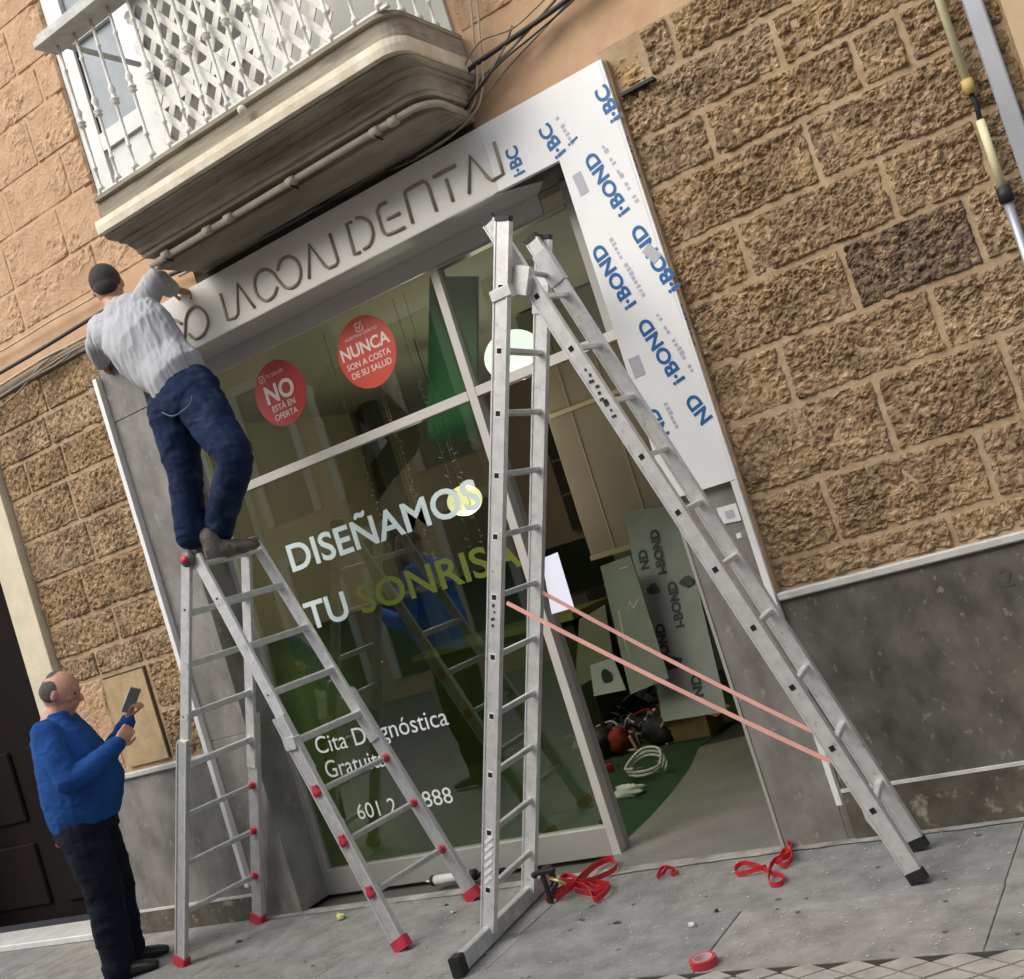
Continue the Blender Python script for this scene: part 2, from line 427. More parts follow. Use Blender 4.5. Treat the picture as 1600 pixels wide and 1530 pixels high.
# green carpet area with a rounded edge, and the grey entrance floor in front of it
e0, e1, e2, e3 = G(970, 1322), G(1030, 1262), G(1075, 1205), G(1092, 1168)
edge = catmull([e0, e1, e2, e3], 6)
left_side = [(-4.3, .31), (-4.3, 5.5), (e3.x + .2, 5.5), (e3.x + .12, e3.y + .9)]
poly = [(p.x, max(p.y, .31), .006) for p in edge] + [(x, y, .006) for x, y in left_side[::-1]]
b = MB(); b.add(poly, [tuple(range(len(poly)))]); tag(b.build('green_carpet', GREENF), kind='structure')
b = MB(); gp = [(p.x, max(p.y, .31), .0035) for p in edge]
b.add(gp + [(e3.x + .5, e3.y + .1, .0035), (.1, e3.y, .0035), (.1, .02, .0035), (e0.x, .02, .0035)], [tuple(range(len(gp) + 4))[::-1]])
tag(b.build('entrance_floor', mat('entrance_floor_grey', (.20, .195, .18), .6, var=.2, scale=5, spots=((.28, .28, .26), 20, .6, .8))), kind='structure')
struct('shop_back_wall', MB().box(-4.4, 1.2, 5.5, 5.6, 0, 3.4), INWALL)
struct('shop_left_wall', MB().box(-4.4, -4.3, .352, 5.49, 0, 3.4), INWALL)
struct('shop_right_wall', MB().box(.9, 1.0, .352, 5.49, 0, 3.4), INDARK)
MB().box(-4.299, .9, 5.44, 5.499, .004, 1.5).build('added_dark_backing', mat('dark_green_backing', (.014, .028, .014), .5)); tag(bpy.data.objects['added_dark_backing'], kind='structure')  # dark lower wall added so the reflection in the glass stands out
MB().box(-4.299, -4.24, .36, 5.43, .004, 1.5).build('added_dark_side', bpy.data.materials['dark_green_backing']); tag(bpy.data.objects['added_dark_side'], kind='structure')  # same added dark sheet along the left wall
struct('shop_ceiling', MB().box(-4.4, 1.2, .352, 5.6, 3.22, 3.3), INCEIL)

# =================================================================== BUILDING
bd = thing('stone_building', (0, 0, 0), 'tall building with rough tan stone blocks below and ochre painted stone above the shopfront', 'building')
W = MB()                                    # wall core with openings
W.box(.30, 1.84, .012, .35, 0, 3.56)        # right pier
W.build('mortar_wall', MORTAR, bd); W = MB()
W.box(-4.38, -2.93, .012, .35, 0, 3.50)     # left pier
W.build('mortar_wall', MORTAR, bd)
W = MB()
W.box(-2.93, .30, .012, .35, 3.20, 3.50)
W.box(-6.5, -2.93, .016, .35, 3.50, 6.6)
W.box(-2.93, -1.30, .016, .35, 3.50, 3.93)
W.box(-1.30, .30, .016, .35, 3.50, 6.6)
W.box(.30, 6, .016, .35, 3.56, 6.6)
W.box(-2.93, -1.30, .016, .35, 5.95, 6.6)
W.build('rendered_wall', OCHRE, bd)
MB().box(-6.5, -3.24, -.012, .012, 3.50, 3.55).build('string_course', mat('shadow_grey_ledge', (.30, .27, .21), .9, var=.3, scale=6), bd)  # grey ledge with its shadow strip painted into the colour
MB().box(-6.6, 8, .35, .5, 6.6, 11).build('upper_wall', OCHRE, bd)

def block(x0, x1, z0, z1, m, yb=.012, proud=.019, amp=.015, step=.0095, gap=.006, seed=0, freq=1.0, smooth=False, patch=False):
    nx = max(8, int((x1 - x0) / step)); nz = max(6, int((z1 - z0) / step))
    xs = np.linspace(x0, x1, nx); zs = np.linspace(z0, z1, nz)
    X, Z = np.meshgrid(xs, zs, indexing='ij')
    wob = .022 * (fbm(X * 16, Z * 16, seed + 3, 4, .7) - .5)
    d = np.minimum(np.minimum(X - x0, x1 - X), np.minimum(Z - z0, z1 - Z)) - gap + wob
    # rounded corners
    ax = np.minimum(X - x0, x1 - X); az = np.minimum(Z - z0, z1 - Z)
    cr = .02; cd = cr - np.sqrt(np.maximum(cr - ax, 0) ** 2 + np.maximum(cr - az, 0) ** 2)
    d = np.minimum(d, np.where((ax < cr) & (az < cr), cd - gap + wob, 9))
    e = np.clip(d / .011, 0, 1); e = e * e * (3 - 2 * e)
    n1 = fbm(X * 34 * freq, Z * 40 * freq, seed, 4, .7); n2 = fbm(X * 6, Z * 7, seed + 9, 2)
    pit = np.clip(vn(X * 52 * freq + 9, Z * 58 * freq, seed + 31) - .70, 0, 1)
    h = -.010 + e * (proud + amp * (n1 - .5) * 2.6 * (.5 + 1.0 * n2 if not patch else np.clip(n2 * 4 - 1.5, 0.05, 1)) + .012 * (n2 - .5) - pit * amp * 2.6 * (0 if patch else 1))
    Yv = yb - h
    V = np.stack([X, Yv, Z], -1).reshape(-1, 3)
    idx = np.arange(nx * nz).reshape(nx, nz)
    F = np.stack([idx[:-1, :-1], idx[1:, :-1], idx[1:, 1:], idx[:-1, 1:]], -1).reshape(-1, 4)
    me = bpy.data.meshes.new('stone_block'); me.from_pydata(V.tolist(), [], F.tolist())
    me.polygons.foreach_set('use_smooth', [smooth] * len(F)); me.materials.append(m)
    o = bpy.data.objects.new('stone_block', me); COL.objects.link(o); o.parent = bd
    return o

rows_r = [(3.34, 3.56, [.50, .645, 1.16, 1.84]), (3.12, 3.34, [.30, 1.04, 1.60, 1.84]), (2.90, 3.12, [.30, .665, 1.305, 1.494, 1.84]),
          (2.63, 2.90, [.30, 1.038, 1.76, 1.84]), (2.37, 2.63, [.30, .65, 1.27, 1.63, 1.84]), (2.09, 2.37, [.30, 1.02, 1.515, 1.84]),
          (1.825, 2.09, [.30, .66, 1.29, 1.84]), (1.505, 1.825, [.30, .985, 1.475, 1.84]), (1.22, 1.505, [.30, .66, 1.289, 1.84]), (1.085, 1.22, [.30, 1.09, 1.84])]
sd_ = 1
for ri, (z0, z1, xs) in enumerate(rows_r):
    for a, b_ in zip(xs[:-1], xs[1:]):
        dark = (ri == 5 and a > 1 and a < 1.1)
        o = block(a, b_, z0, z1, STONE_DARK if dark else STONE[(sd_ * 5 + ri) % 4], seed=sd_ * 13, step=.0062); sd_ += 1
        if dark: o['label'] = 'dark stained stone block'
rows_l = [(3.27, 3.50, [-4.38, -3.77, -3.24]), (3.065, 3.27, [-4.38, -3.83, -3.24]), (2.845, 3.065, [-4.38, -4.15, -3.765, -3.24]),
          (2.57, 2.845, [-4.38, -3.80, -3.24]), (2.30, 2.57, [-4.38, -3.75, -3.24]), (2.01, 2.30, [-4.38, -3.93, -3.24]), (1.79, 2.01, [-4.38, -3.75, -3.24]),
          (1.62, 1.79, [-4.38, -4.02, -3.60, -3.24])]
for ri, (z0, z1, xs) in enumerate(rows_l):
    for a, b_ in zip(xs[:-1], xs[1:]):
        block(a, b_, z0, z1, STONE[(sd_ * 3 + ri) % 3], seed=sd_ * 13, step=.008, proud=.022, amp=.011); sd_ += 1
block(-4.38, -4.03, 1.02, 1.62, OCHRE_ST, seed=801, amp=.005, proud=.016)
block(-3.60, -3.24, 1.32, 1.62, STONE[0], seed=811); block(-3.60, -3.24, 1.02, 1.32, STONE[1], seed=821)
# painted blocks above
rows_u = [(3.80, 4.06, [-6.4, -5.2, -4.45, -3.77, -3.015, -2.3, -1.30]), (4.06, 4.37, [-6.4, -5.6, -4.6, -3.76, -3.21, -2.86]), (4.37, 4.65, [-6.4, -5.3, -4.3, -3.62, -3.04, -2.86]),
          (4.65, 4.95, [-6.4, -4.7, -3.85, -3.238, -2.86]), (4.95, 5.19, [-6.4, -4.3, -3.62, -3.04, -2.86]), (5.19, 5.5, [-6.4, -3.8, -3.2, -2.86]), (5.5, 5.8, [-4.6, -3.5, -2.86])]
for z0, z1, xs in rows_u:
    for a, b_ in zip(xs[:-1], xs[1:]):
        block(a, b_, z0, z1, OCHRE_ST, yb=.016, seed=sd_ * 13, step=.012, proud=.0165, amp=.010, gap=.001, freq=.8, patch=True); sd_ += 1
for z0, z1, xs in [(3.96, 4.22, [-.30, .35, 1.0, 1.9]), (4.22, 4.5, [-.30, .0, .7, 1.4])]:
    for a, b_ in zip(xs[:-1], xs[1:]):
        block(a, b_, z0, z1, OCHRE_ST, yb=.016, seed=sd_ * 13, step=.012, proud=.0165, amp=.010, gap=.001, freq=.8, patch=True); sd_ += 1
# raw broken stone beside the panel corner
block(.335, .50, 3.34, 3.50, mat('fresh_broken_stone', (.50, .34, .16), .95, col2=(.36, .23, .10), scale=12, bump=.6, bscale=60), seed=55, proud=.012)
MB().box(.36, .52, -.028, .02, 3.322, 3.336).build('metal_bracket', BLACK, bd)

# meter cover, flush smooth plate
mc = MB().box(-4.0, -3.625, -.006, .014, 1.03, 1.592).build('meter_cover', mat('sandy_render_cover', (.46, .335, .19), .9, col2=(.37, .26, .14), scale=9, bump=.3, bscale=50), bd)
g = MB(); g.box(-4.005, -3.612, .0, .0118, 1.593, 1.603); g.box(-3.624, -3.614, .0, .0119, 1.03, 1.592); g.build('cover_gap', mat('dirt_gap', (.06, .04, .025), .9), bd, kind='stuff')
# plinths
def plinth(x0, x1, capz, led):
    MB().box(x0, x1, -.010, .10, 0, capz - .035).build('plinth_slab', MARBLE_D if x1 > 0 else MARBLE, bd, bevel=.003)
    MB().box(x0 - .003, x1 + .003, -.032, .02, capz - .035, capz).build('plinth_coping', mat('coping_stone', (.52, .51, .48), .5, var=.2, scale=10), bd, bevel=.006)
    MB().box(x0, x1, -.022, -.0105, 0, led).build('skirting', MARBLE_B, bd, bevel=.002)
    MB().box(x0, x1, -.024, -.0107, led + .0005, led + .014).build('skirting_fillet', WMARBLE, bd)
plinth(.335, 3.2, 1.085, .205)
plinth(-4.30, -3.262, 1.000, .135)
text('house_number', '2', Y(1568, 918, -.012), X_, Z_, height=.07, m=mat('faint_stencil', (.06, .056, .046), .7), parent=bd, out=(0, -1, 0), lift=.0005)
# pilasters
def pil(x0, x1, y0, y1, z0, z1, m): return MB().box(x0, x1, y0, y1, z0, z1).build('pilaster_slab', m, bd, bevel=.003)
pil(.012, .300, -.012, .24, .0, 3.19, MARBLE); pil(.3005, .3335, -.0118, .1, .0, .968, MARBLE)
MB().box(-.004, .0115, -.016, .22, 0, 3.188).build('edge_trim', mat('grey_trim', (.34, .33, .30), .5), bd)
pil(-3.235, -2.92, -.012, .24, .0, 1.06, MARBLE)
pil(-3.235, -2.92, -.012, .24, 1.062, 3.02, MARBLE)
pil(-3.235, -2.9255, -.014, .24, 3.022, 3.44, MARBLE)
MB().box(.301, .331, -.045, .02, .97, 1.598).build('edge_trim', TRIMW, bd)
MB().box(.3312, .343, -.024, .02, 1.086, 3.50).build('plaster_edge', mat('orange_plaster_edge', (.44, .30, .17), .9, var=.3, scale=20), bd)
MB().box(-3.268, -3.236, -.050, .015, .20, 3.30).build('edge_trim', TRIMW, bd)

# left doorway: cream jamb and dark doors set back
MB().box(-4.66, -4.385, -.03, .30, 0, 3.50).build('doorway_jamb', CREAM, bd, bevel=.004)
MB().box(-4.42, -4.386, -.045, .0, 0, 3.50).build('doorway_moulding', CREAM, bd, bevel=.004)
MB().box(-8, -4.66, -.02, .28, 0, .045).build('doorstep', WMARBLE, bd, bevel=.006)
dr = MB().box(-8, -4.66, .42, .48, .045, 4).build('street_door', DARKWOOD, bd)
for (a, b_, c, d) in ((-5.55, -4.76, .16, .62), (-5.55, -4.76, .78, 1.3), (-6.6, -5.75, .16, .62), (-6.6, -5.75, .78, 1.3)):
    MB().box(a, b_, .395, .42, c, d).build('door_panel', DARKWOOD, dr, bevel=.012)
MB().box(-8, -4.66, -.3 + .28, .50, 3.3, 3.5).build('doorway_lintel', OCHRE, bd)
MB().box(-6.62, -6.5, 0.02, .35, 0, 6.6).build('far_wall', OCHRE, bd)
# right doorway at the frame edge
MB().box(1.842, 2.02, -.02, .30, 0, 3.56).build('doorway_jamb', mat('sand_render', (.55, .40, .24), .85, var=.15), bd)
MB().box(2.02, 3.6, .45, .5, 0, 4.6).build('street_door', VOID, bd)
MB().box(3.6, 8, .012, .5, 0, 6.6).build('rendered_wall', OCHRE, bd)

# balcony door
bdoor = MB(); bdoor.box(-2.86, -2.72, .03, .10, 3.93, 5.95); bdoor.box(-2.35, -2.22, .03, .10, 3.93, 5.95); bdoor.box(-1.45, -1.32, .03, .10, 3.93, 5.95)
bdoor.box(-2.72, -2.35, .032, .10, 4.50, 4.60); bdoor.box(-2.22, -1.45, .032, .10, 4.50, 4.60); bdoor.box(-2.72, -2.35, .032, .1, 5.15, 5.22)
bo = bdoor.build('balcony_door', DWHITE, bd)
for a, b_ in ((-2.72, -2.35), (-2.22, -1.45)):
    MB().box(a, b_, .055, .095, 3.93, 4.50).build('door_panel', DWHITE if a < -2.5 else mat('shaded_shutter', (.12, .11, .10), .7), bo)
    MB().box(a + .01, b_, .06, .07, 4.60, 5.9).build('door_glass', mat('dusty_shaded_pane', (.33, .36, .37) if a < -2.5 else (.05, .048, .042), .7, var=.3, scale=2.5), bo)  # right leaf's dark panel and pane paint in the shade behind the lattice
MB().box(-2.72, -2.705, .05, .058, 4.60, 5.15).build('door_gap', HOLE, bo)
MB().box(-2.86, -1.3, .33, .345, 3.93, 5.95).build('curtain', DWHITE, bd)
MB().box(-1.29, -.33, -.006, .014, 3.955, 6.0).build('whitewashed_wall', mat('whitewash', (.55, .55, .50), .9, var=.15, scale=3), bd)

# =================================================================== BALCONY
bal = thing('balcony', (-1.27, 0, 3.95), 'weathered first floor balcony with white turned balusters and lattice above the sign', 'balcony')
def outline(d, r=.11, n=6):
    """plan outline at distance d from the wall, left to right"""
    k = .30 * (.60 - d); xl, xr = -2.29 + k, -.285 - k
    rr = min(r, d * .6)
    p = [(xl, .0), (xl, -d)]
    for i in range(n + 1):
        a = math.pi / 2 * i / n
        p.append((xr - rr + rr * math.sin(a), -d + rr - rr * math.cos(a)))
    return p + [(xr, .0)]
def sweep(prof, name, m, parent):
    b = MB(); rings = [outline(d) for d, z in prof]; n = len(rings[0]); vs = []
    for (d, z), rg in zip(prof, rings): vs += [(x, y, z) for x, y in rg]
    fs = [(i * n + j, i * n + j + 1, (i + 1) * n + j + 1, (i + 1) * n + j) for i in range(len(prof) - 1) for j in range(n - 1)]
    fs += [tuple(range(n))[::-1], tuple(range((len(prof) - 1) * n, len(prof) * n))]
    b.add(vs, fs); return b.build(name, m, parent)
sweep([(.34, 3.552), (.352, 3.556), (.352, 3.578), (.345, 3.612)], 'soffit_slab', BALC, bal)
sweep([(.340, 3.614), (.41, 3.618), (.412, 3.638), (.425, 3.642), (.437, 3.668), (.462, 3.688), (.463, 3.697), (.505, 3.705), (.508, 3.718), (.548, 3.722), (.572, 3.736), (.575, 3.748)], 'cornice', BALC, bal)
sweep([(.585, 3.750), (.602, 3.756), (.606, 3.79), (.602, 3.822), (.59, 3.826)], 'slab_edge', NOSE, bal)
sweep([(.555, 3.828), (.555, 3.925), (.575, 3.93), (.575, 3.95)], 'railing_kerb', BALC, bal)
MB().box(-2.30, -.38, -.006, .0155, 3.507, 3.60).build('stained_shaded_render', mat('stain_and_shadow_render', (.075, .05, .035), .95, var=.5, scale=8), bd)  # grime and the balcony's shadow painted together as one dark strip
# waste pipe under the cornice
pl = [Vector((x, y, 3.585)) for x, y in outline(.385)][1:-1]
pl[0] = Vector((pl[0].x + .01, pl[0].y, 3.575)); pl += [Vector((-.36, -.05, 3.575))]
pb = MB().tube(pl, .017, 10)
for p in (Y(256, 386, -.4), Y(322, 352, -.4), Y(355, 333, -.4), Y(450, 268, -.4), Y(582, 193, -.4), Y(610, 175, -.4)):
    pb.tube([(p.x - .022, -.40, 3.575), (p.x + .022, -.40, 3.575)], .023, 10)
pb.build('waste_pipe', mat('painted_pipe', (.46, .42, .33), .6, var=.2, scale=14), bal)
for p in ((256, 386), (450, 268), (582, 193)):
    q = Y(p[0], p[1], -.4); MB().tube([(q.x, -.4, 3.575), (q.x, -.41, 3.555), (q.x, -.36, 3.545)], .006, 6).build('pipe_clip', BLACK, bal)
# cracks/nail heads line on the cornice
for t in np.linspace(-2.0, -.5, 8):
    MB().box(t, t + .008, -.430, -.424, 3.66, 3.672).build('cornice_nail', BLACK, bal)
bpr = [(.016, 0), (.016, .02), (.022, .025), (.016, .04), (.008, .055), (.008, .13), (.013, .135), (.013, .145), (.009, .15), (.009, .35), (.012, .36), (.023, .368), (.012, .376), (.023, .384), (.023, .39), (.012, .398),
       (.014, .42), (.020, .44), (.012, .46), (.009, .47), (.009, .66), (.013, .668), (.013, .676), (.008, .68), (.008, .81)]
b0 = MB().lathe(bpr, (-2.225, -.555, 3.95), 10).build('baluster', BWHITE, bal)
base0 = Vector((-2.225, -.555, 0))
for i in range(1, 15): copy_part(b0, bal, Vector((.134 * i, 0, 0)))
for i in range(1, 4): copy_part(b0, bal, Vector((1.90, .134 * i, 0)))
hr = MB(); hr.box(-2.31, -.24, -.64, -.49, 4.76, 4.80); hr.box(-2.29, -.26, -.62, -.51, 4.80, 4.835)
hr.box(-2.245, -2.215, -.4895, 0, 4.765, 4.79); hr.box(-.39, -.24, -.4895, 0, 4.76, 4.80)
hr.build('handrail', mat('handrail_paint', (.50, .50, .46), .6, var=.25, scale=12), bal, bevel=.006)
fb = MB().box(-2.25, -.30, -.568, -.542, 3.952, 3.964).build('bottom_rail', BWHITE, bal)
MB().ell(Y(378, 172, -.6), (.022, .022, .022)).build('drain_knob', NOSE, bal)
# lattice: two layers of slats behind the balusters
x0l, x1l, z0l, z1l = -1.76, -.62, 3.965, 4.745
def clipseg(cx, slope):
    pts_ = []
    for x in (x0l, x1l):
        z = slope * (x - cx) + z0l
        if z0l <= z <= z1l: pts_.append((x, z))
    for z in (z0l, z1l):
        x = cx + (z - z0l) / slope
        if x0l < x < x1l: pts_.append((x, z))
    return pts_[:2] if len(pts_) >= 2 else None
for slope, yy in ((1.35, -.510), (-1.35, -.5175)):
    for cx in np.arange(-2.5, .2, .118):
        sg = clipseg(cx if slope > 0 else cx + .1, slope)
        if sg and math.dist(sg[0], sg[1]) > .04:
            MB().beam((sg[0][0], yy, sg[0][1]), (sg[1][0], yy, sg[1][1]), (0, 1, 0), .0035, .0185).build('lattice_slat', BWHITE, bal)

# =================================================================== FASCIA SIGN
FY = -.045
sg = thing('shop_sign', (-1.45, FY, 3.19), 'long white fascia with stylised olive line letters over the shop window', 'sign')
MB().box(-2.925, -.3305, FY, .0, 3.190, 3.505).build('fascia_panel', PANEL, sg, bevel=.002)
def letter(px, name='letter', smooth=False, off=(240, 340)):
    p = [Y(off[0] + a / 5, off[1] + b / 5, FY - .003) for a, b in px]
    if smooth: p = catmull(p, 6)
    b = MB()
    b.tube(p, .0088, 6); return b
letter([(60, 850), (90, 820), (150, 795), (220, 830)], smooth=True).build('letter', GOLD, sg)
letter([(275, 910), (330, 945), (395, 905), (425, 820), (400, 740), (335, 695), (275, 730), (250, 800), (245, 900), (235, 985)], smooth=True).build('letter', GOLD, sg)
letter([(520, 595), (580, 800), (640, 780), (660, 750), (655, 520), (790, 705)]).build('letter', GOLD, sg)
letter([(965, 540), (940, 610), (880, 650), (815, 610), (790, 520), (810, 440), (870, 405), (930, 430), (975, 490), (1030, 545), (1090, 545), (1140, 490), (1145, 400), (1110, 330), (1050, 305), (990, 340), (968, 415)], smooth=True).build('letter', GOLD, sg)
letter([(1215, 480), (1215, 210), (1340, 380), (1370, 395), (1425, 370), (1440, 340), (1375, 125)]).build('letter', GOLD, sg)
o2 = (520, 200)
for strokes in ([[(150, 735), (105, 750), (170, 990), (215, 970)], [(180, 705), (215, 700), (250, 710), (285, 735), (305, 775), (315, 830), (305, 880), (285, 920), (240, 950)]],
                [[(420, 580), (365, 605), (345, 650), (385, 790), (400, 820), (430, 835), (480, 815), (565, 775)], [(425, 715), (525, 665)]],
                [[(625, 745), (560, 520), (570, 495), (590, 480), (700, 420), (728, 428), (745, 450), (810, 650)]],
                [[(785, 385), (960, 290)], [(885, 400), (940, 575)]],
                [[(1065, 515), (1070, 215), (1210, 385), (1245, 410), (1330, 360), (1260, 110)]]):
    b = MB()
    for s in strokes:
        q = letter(s, off=o2); b.add(q.v, q.f, True)
    b.build('letter', GOLD, sg)
# soffit behind the fascia: folded grey panel, its right end cut on the slant
b = MB()
b.prism([(-2.92, FY, 3.186), (-.36, FY, 3.186), (-.17, .10, 3.186), (-.28, .245, 3.186), (-2.92, .245, 3.186)], (0, 0, .0035)); b.build('soffit_panel', SOFFIT, sg)
b = MB(); b.box(-2.92, -.28, .232, .247, 3.086, 3.185); b.build('head_panel', SOFFIT, sg)
struct_v = MB().box(-2.92, .011, .2475, .352, 3.188, 3.206).box(-.358, .011, -.012, .2474, 3.190, 3.206).build('unfinished_soffit', mat('dark_void_board', (.04, .042, .04), .5, var=.4, scale=8), sg, kind='stuff')

# film-covered cladding at the right
cl = thing('cladding_panel', (.16, FY, 1.55), 'white cladding panel in printed blue protective film beside the stone wall', 'cladding panel')
b = MB(); b.prism([(-.33, FY, 3.19), (.003, FY, 3.19), (.003, FY, 1.60), (.3185, FY, 1.60), (.3185, FY, 3.505), (-.33, FY, 3.505)], (0, .031, 0)); b.build('film_panel', FILM, cl)
b = MB(); b.prism([(.3185, FY + .002, 1.60), (.3185, -.0125, 1.60), (.3185, -.0125, 3.505), (.3185, FY + .002, 3.505)], (.0125, .0, 0)); b.build('film_edge', FILM, cl)
def logo(s, a, b_, name='printed_logo', y=FY, h=.066):
    p, q = Y(a[0], a[1], y), Y(b_[0], b_[1], y)
    d = q - p; u = d.normalized(); up = Vector((-u.z, 0, u.x)); Lw = d.length * (1.04 + .9 / len(s))
    st_ = (p + q) / 2 - u * Lw / 2 - up * h / 2
    text('printed_logo', s, st_, u, up, width=Lw, height=h, m=BLUE_P, parent=cl, bold=.033)
    # faint small print alongside, as little bars
    g = MB(); t = 0
    side = -up
    n = int(Lw / .022)
    for k in range(n):
        c = (p + q) / 2 - u * Lw / 2 + u * (.022 * k + .012) + side * .070
        if k % 3 == 2 and random.random() < .5: continue
        wv = random.uniform(.006, .010)
        if -.02 < c.x < .30: g.beam(c + Vector((0, -.0005, 0)), c + side * random.uniform(.012, .022) + Vector((0, -.0005, 0)), (0, 1, 0), .0004, wv)
    if g.v: g.build('small_print', GREY_P, cl, kind='stuff')
logo('i\u00b7BOND', (970.6, 327.6), (923.5, 250)); logo('i\u00b7BC', (960, 183), (938.8, 143)); logo('i\u00b7BC', (873, 239.4), (850.6, 203))
logo('i', (899, 214), (898, 212.5)) if False else text('printed_logo', 'i', Y(903, 216, FY), (Y(880, 176, FY) - Y(903, 216, FY)), Vector((-1, 0, -.3)), height=.06, m=BLUE_P, parent=cl, bold=.02)
logo('i\u00b7BOND', (1049, 446), (996.5, 363)); logo('i\u00b7BOND', (981, 473), (935, 393.5)); logo('i\u00b7BOND', (1056.5, 590.6), (1007, 509.4))
logo('ND', (1100, 653), (1081, 627)); logo('ND', (1033, 676.5), (1018.8, 648)); logo('i\u00b7BC', (809.7, 270), (798.4, 236))
def edge_logo(zc, s):
    text('printed_logo', s, Vector((.3312, -.020, zc)), Vector((0, .0, 1)), Vector((0, -1, 0)), width=.19, height=.02, m=BLUE_P, parent=cl, bold=.02, out=(1, 0, 0), lift=.001)
edge_logo(Y(1006, 273, FY).z, 'OND'); edge_logo(Y(1089, 538, FY).z, 'OND')
for c, wd, ht, rot in (((907, 287), .045, .10, .1), ((1018, 396), .05, .08, .5), ((995, 573), .055, .09, .05)):
    p = Y(c[0], c[1], FY - .002); ca, sa = math.cos(rot), math.sin(rot)
    q = [(p.x + a * ca - c2 * sa, FY - .0018, p.z + a * sa + c2 * ca) for a, c2 in ((-wd / 2, -ht / 2), (wd / 2, -ht / 2), (wd / 2, ht / 2), (-wd / 2, ht / 2))]
    MB().prism(q, (0, .0012, 0)).build('tape_patch', TAPE, cl)

# =================================================================== SHOP WINDOW
sw = thing('shop_window', (-1.45, .25, 0), 'glazed shopfront with silver frame, white lettering and open doorway at its right', 'shop window')
GY = .255
def fr(x0, x1, z0, z1, y0=.225, y1=.29, m=FRAME): return MB().box(x0, x1, y0, y1, z0, z1).build('frame_member', m, sw, bevel=.002)
fr(-2.925, -2.875, .0, 3.085, m=FRAME_D); fr(-2.8745, -.986, .0, .145, m=FRAME_D)
fr(-.985, -.935, .0, 3.084, y0=.2245); fr(-.16, -.105, 2.441, 3.195, y0=.235, m=FRAME_D)
fr(-2.8745, -.986, 2.385, 2.435); fr(-.934, -.004, 2.39, 2.44)
fr(-.935, -.16, 3.07, 3.084, m=FRAME_D)
MB().box(-.984, -.936, .2905, .34, .0, 2.385).build('door_post', FRAME_D, sw)
for a, b_, c, d in ((-2.874, -.986, .146, 2.384), (-2.874, -.986, 2.436, 3.084), (-.934, -.161, 2.441, 3.069)):
    MB().box(a, b_, GY, GY + .008, c, d).build('glass_pane', GLASS, sw)
MB().box(-2.873, -.987, GY + .012, GY + .0128, .147, 2.383).build('green_vinyl', VINYL, sw)
# lettering on the glass
LY = GY - .0015
def gtext(s, a, h, w_, m, bold=.0, nm='lettering', **k2):
    p = Y(a[0], a[1], LY); text(nm, s, p, X_, Z_, width=w_, height=h, m=m, parent=sw, bold=bold, **k2); return p
p = Y(458.4, 895, LY); q = Y(744, 793, LY); hh = Y(447.5, 853.4, LY).z - p.z
base = Vector((p.x, LY, (p.z + q.z) / 2)); text('lettering', 'DISE\u00d1AMOS', base, X_, Z_, width=q.x - p.x + .04, height=hh, m=TEAL, parent=sw, bold=.018)
p = Y(493.4, 981.4, LY); p2 = Y(540, 973, LY)
tz = (p.z)
text('lettering', 'TU', Vector((Y(471, 940, LY).x, LY, tz)), X_, Z_, width=Y(538, 930, LY).x - Y(471, 940, LY).x, height=hh, m=TEAL, parent=sw, bold=.018)
sx_ = Y(555, 920, LY).x
text('lettering', 'SONRISA', Vector((sx_, LY, tz)), X_, Z_, width=-.99 - sx_, height=hh, m=LIME, parent=sw, bold=.018)
p = Y(497.5, 1180, LY); q = Y(701.9, 1130.6, LY)
ch = Y(540, 1143.7, LY).z - Y(548, 1170, LY).z
text('lettering', 'Cita Diagn\u00f3stica', Vector((p.x, LY, (p.z + q.z) / 2)), X_, Z_, width=q.x - p.x, height=ch, m=WHITEL, parent=sw)
pz = Y(560, 1206, LY).z
text('lettering', 'Gratuita', Vector((p.x + .02, LY, pz)), X_, Z_, width=(q.x - p.x) * .47, height=ch, m=WHITEL, parent=sw)
p = Y(562, 1281.6, LY); q = Y(709.4, 1252.5, LY); sw6 = Y(600, 1270, LY).x - p.x
zz = (p.z + q.z) / 2; ch = Y(559, 1258, LY).z - Y(562, 1281.6, LY).z
text('lettering', '601 2', Vector((p.x, LY, zz)), X_, Z_, height=ch, width=Y(620, 1262, LY).x - p.x, m=WHITEL, parent=sw)
e8 = Y(663, 1258, LY).x
text('lettering', '888', Vector((e8, LY, zz)), X_, Z_, height=ch, width=q.x - e8, m=WHITEL, parent=sw)
c = Y(528, 1287, LY); ring = [(c.x + .05 * math.cos(t), LY - .001, c.z + .05 * math.sin(t)) for t in np.linspace(0, 2 * math.pi, 25)]
MB().tube(ring, .004, 6).build('phone_symbol', WHITEL, sw)
def sticker(c, r, lines, m, label):
    p = Y(c[0], c[1], LY)
    n = 48; ps = [(p.x + r * math.cos(2 * math.pi * k / n), LY - .0008, p.z + r * math.sin(2 * math.pi * k / n)) for k in range(n)]
    s = MB().prism(ps, (0, .0006, 0)).build('sticker', m, sw, label=label)
    for t, dz, h, bo_, mm in lines:
        text('sticker_print', t, (p.x, LY - .0012, p.z + dz), X_, Z_, height=h, m=mm, parent=s, bold=bo_, center=True)
    return s, p
s1, p1 = sticker((438, 614), .187, [('NO', -.035, .105, .03, PINKW), ('TU SALUD', .105, .02, 0, PINKW), ('EST\u00c1 EN', -.088, .034, .012, PINKW), ('OFERTA', -.14, .034, .012, PINKW)], STICK, 'round red sticker reading NO')
s2, p2 = sticker((573, 550), .195, [('NUNCA', .0, .068, .025, PINKW), ('NUESTRAS OFERTAS', .093, .017, 0, PINKW), ('SON A COSTA', -.058, .033, .012, PINKW), ('DE SU SALUD', -.11, .033, .012, PINKW)], STICKO, 'round red sticker reading NUNCA')
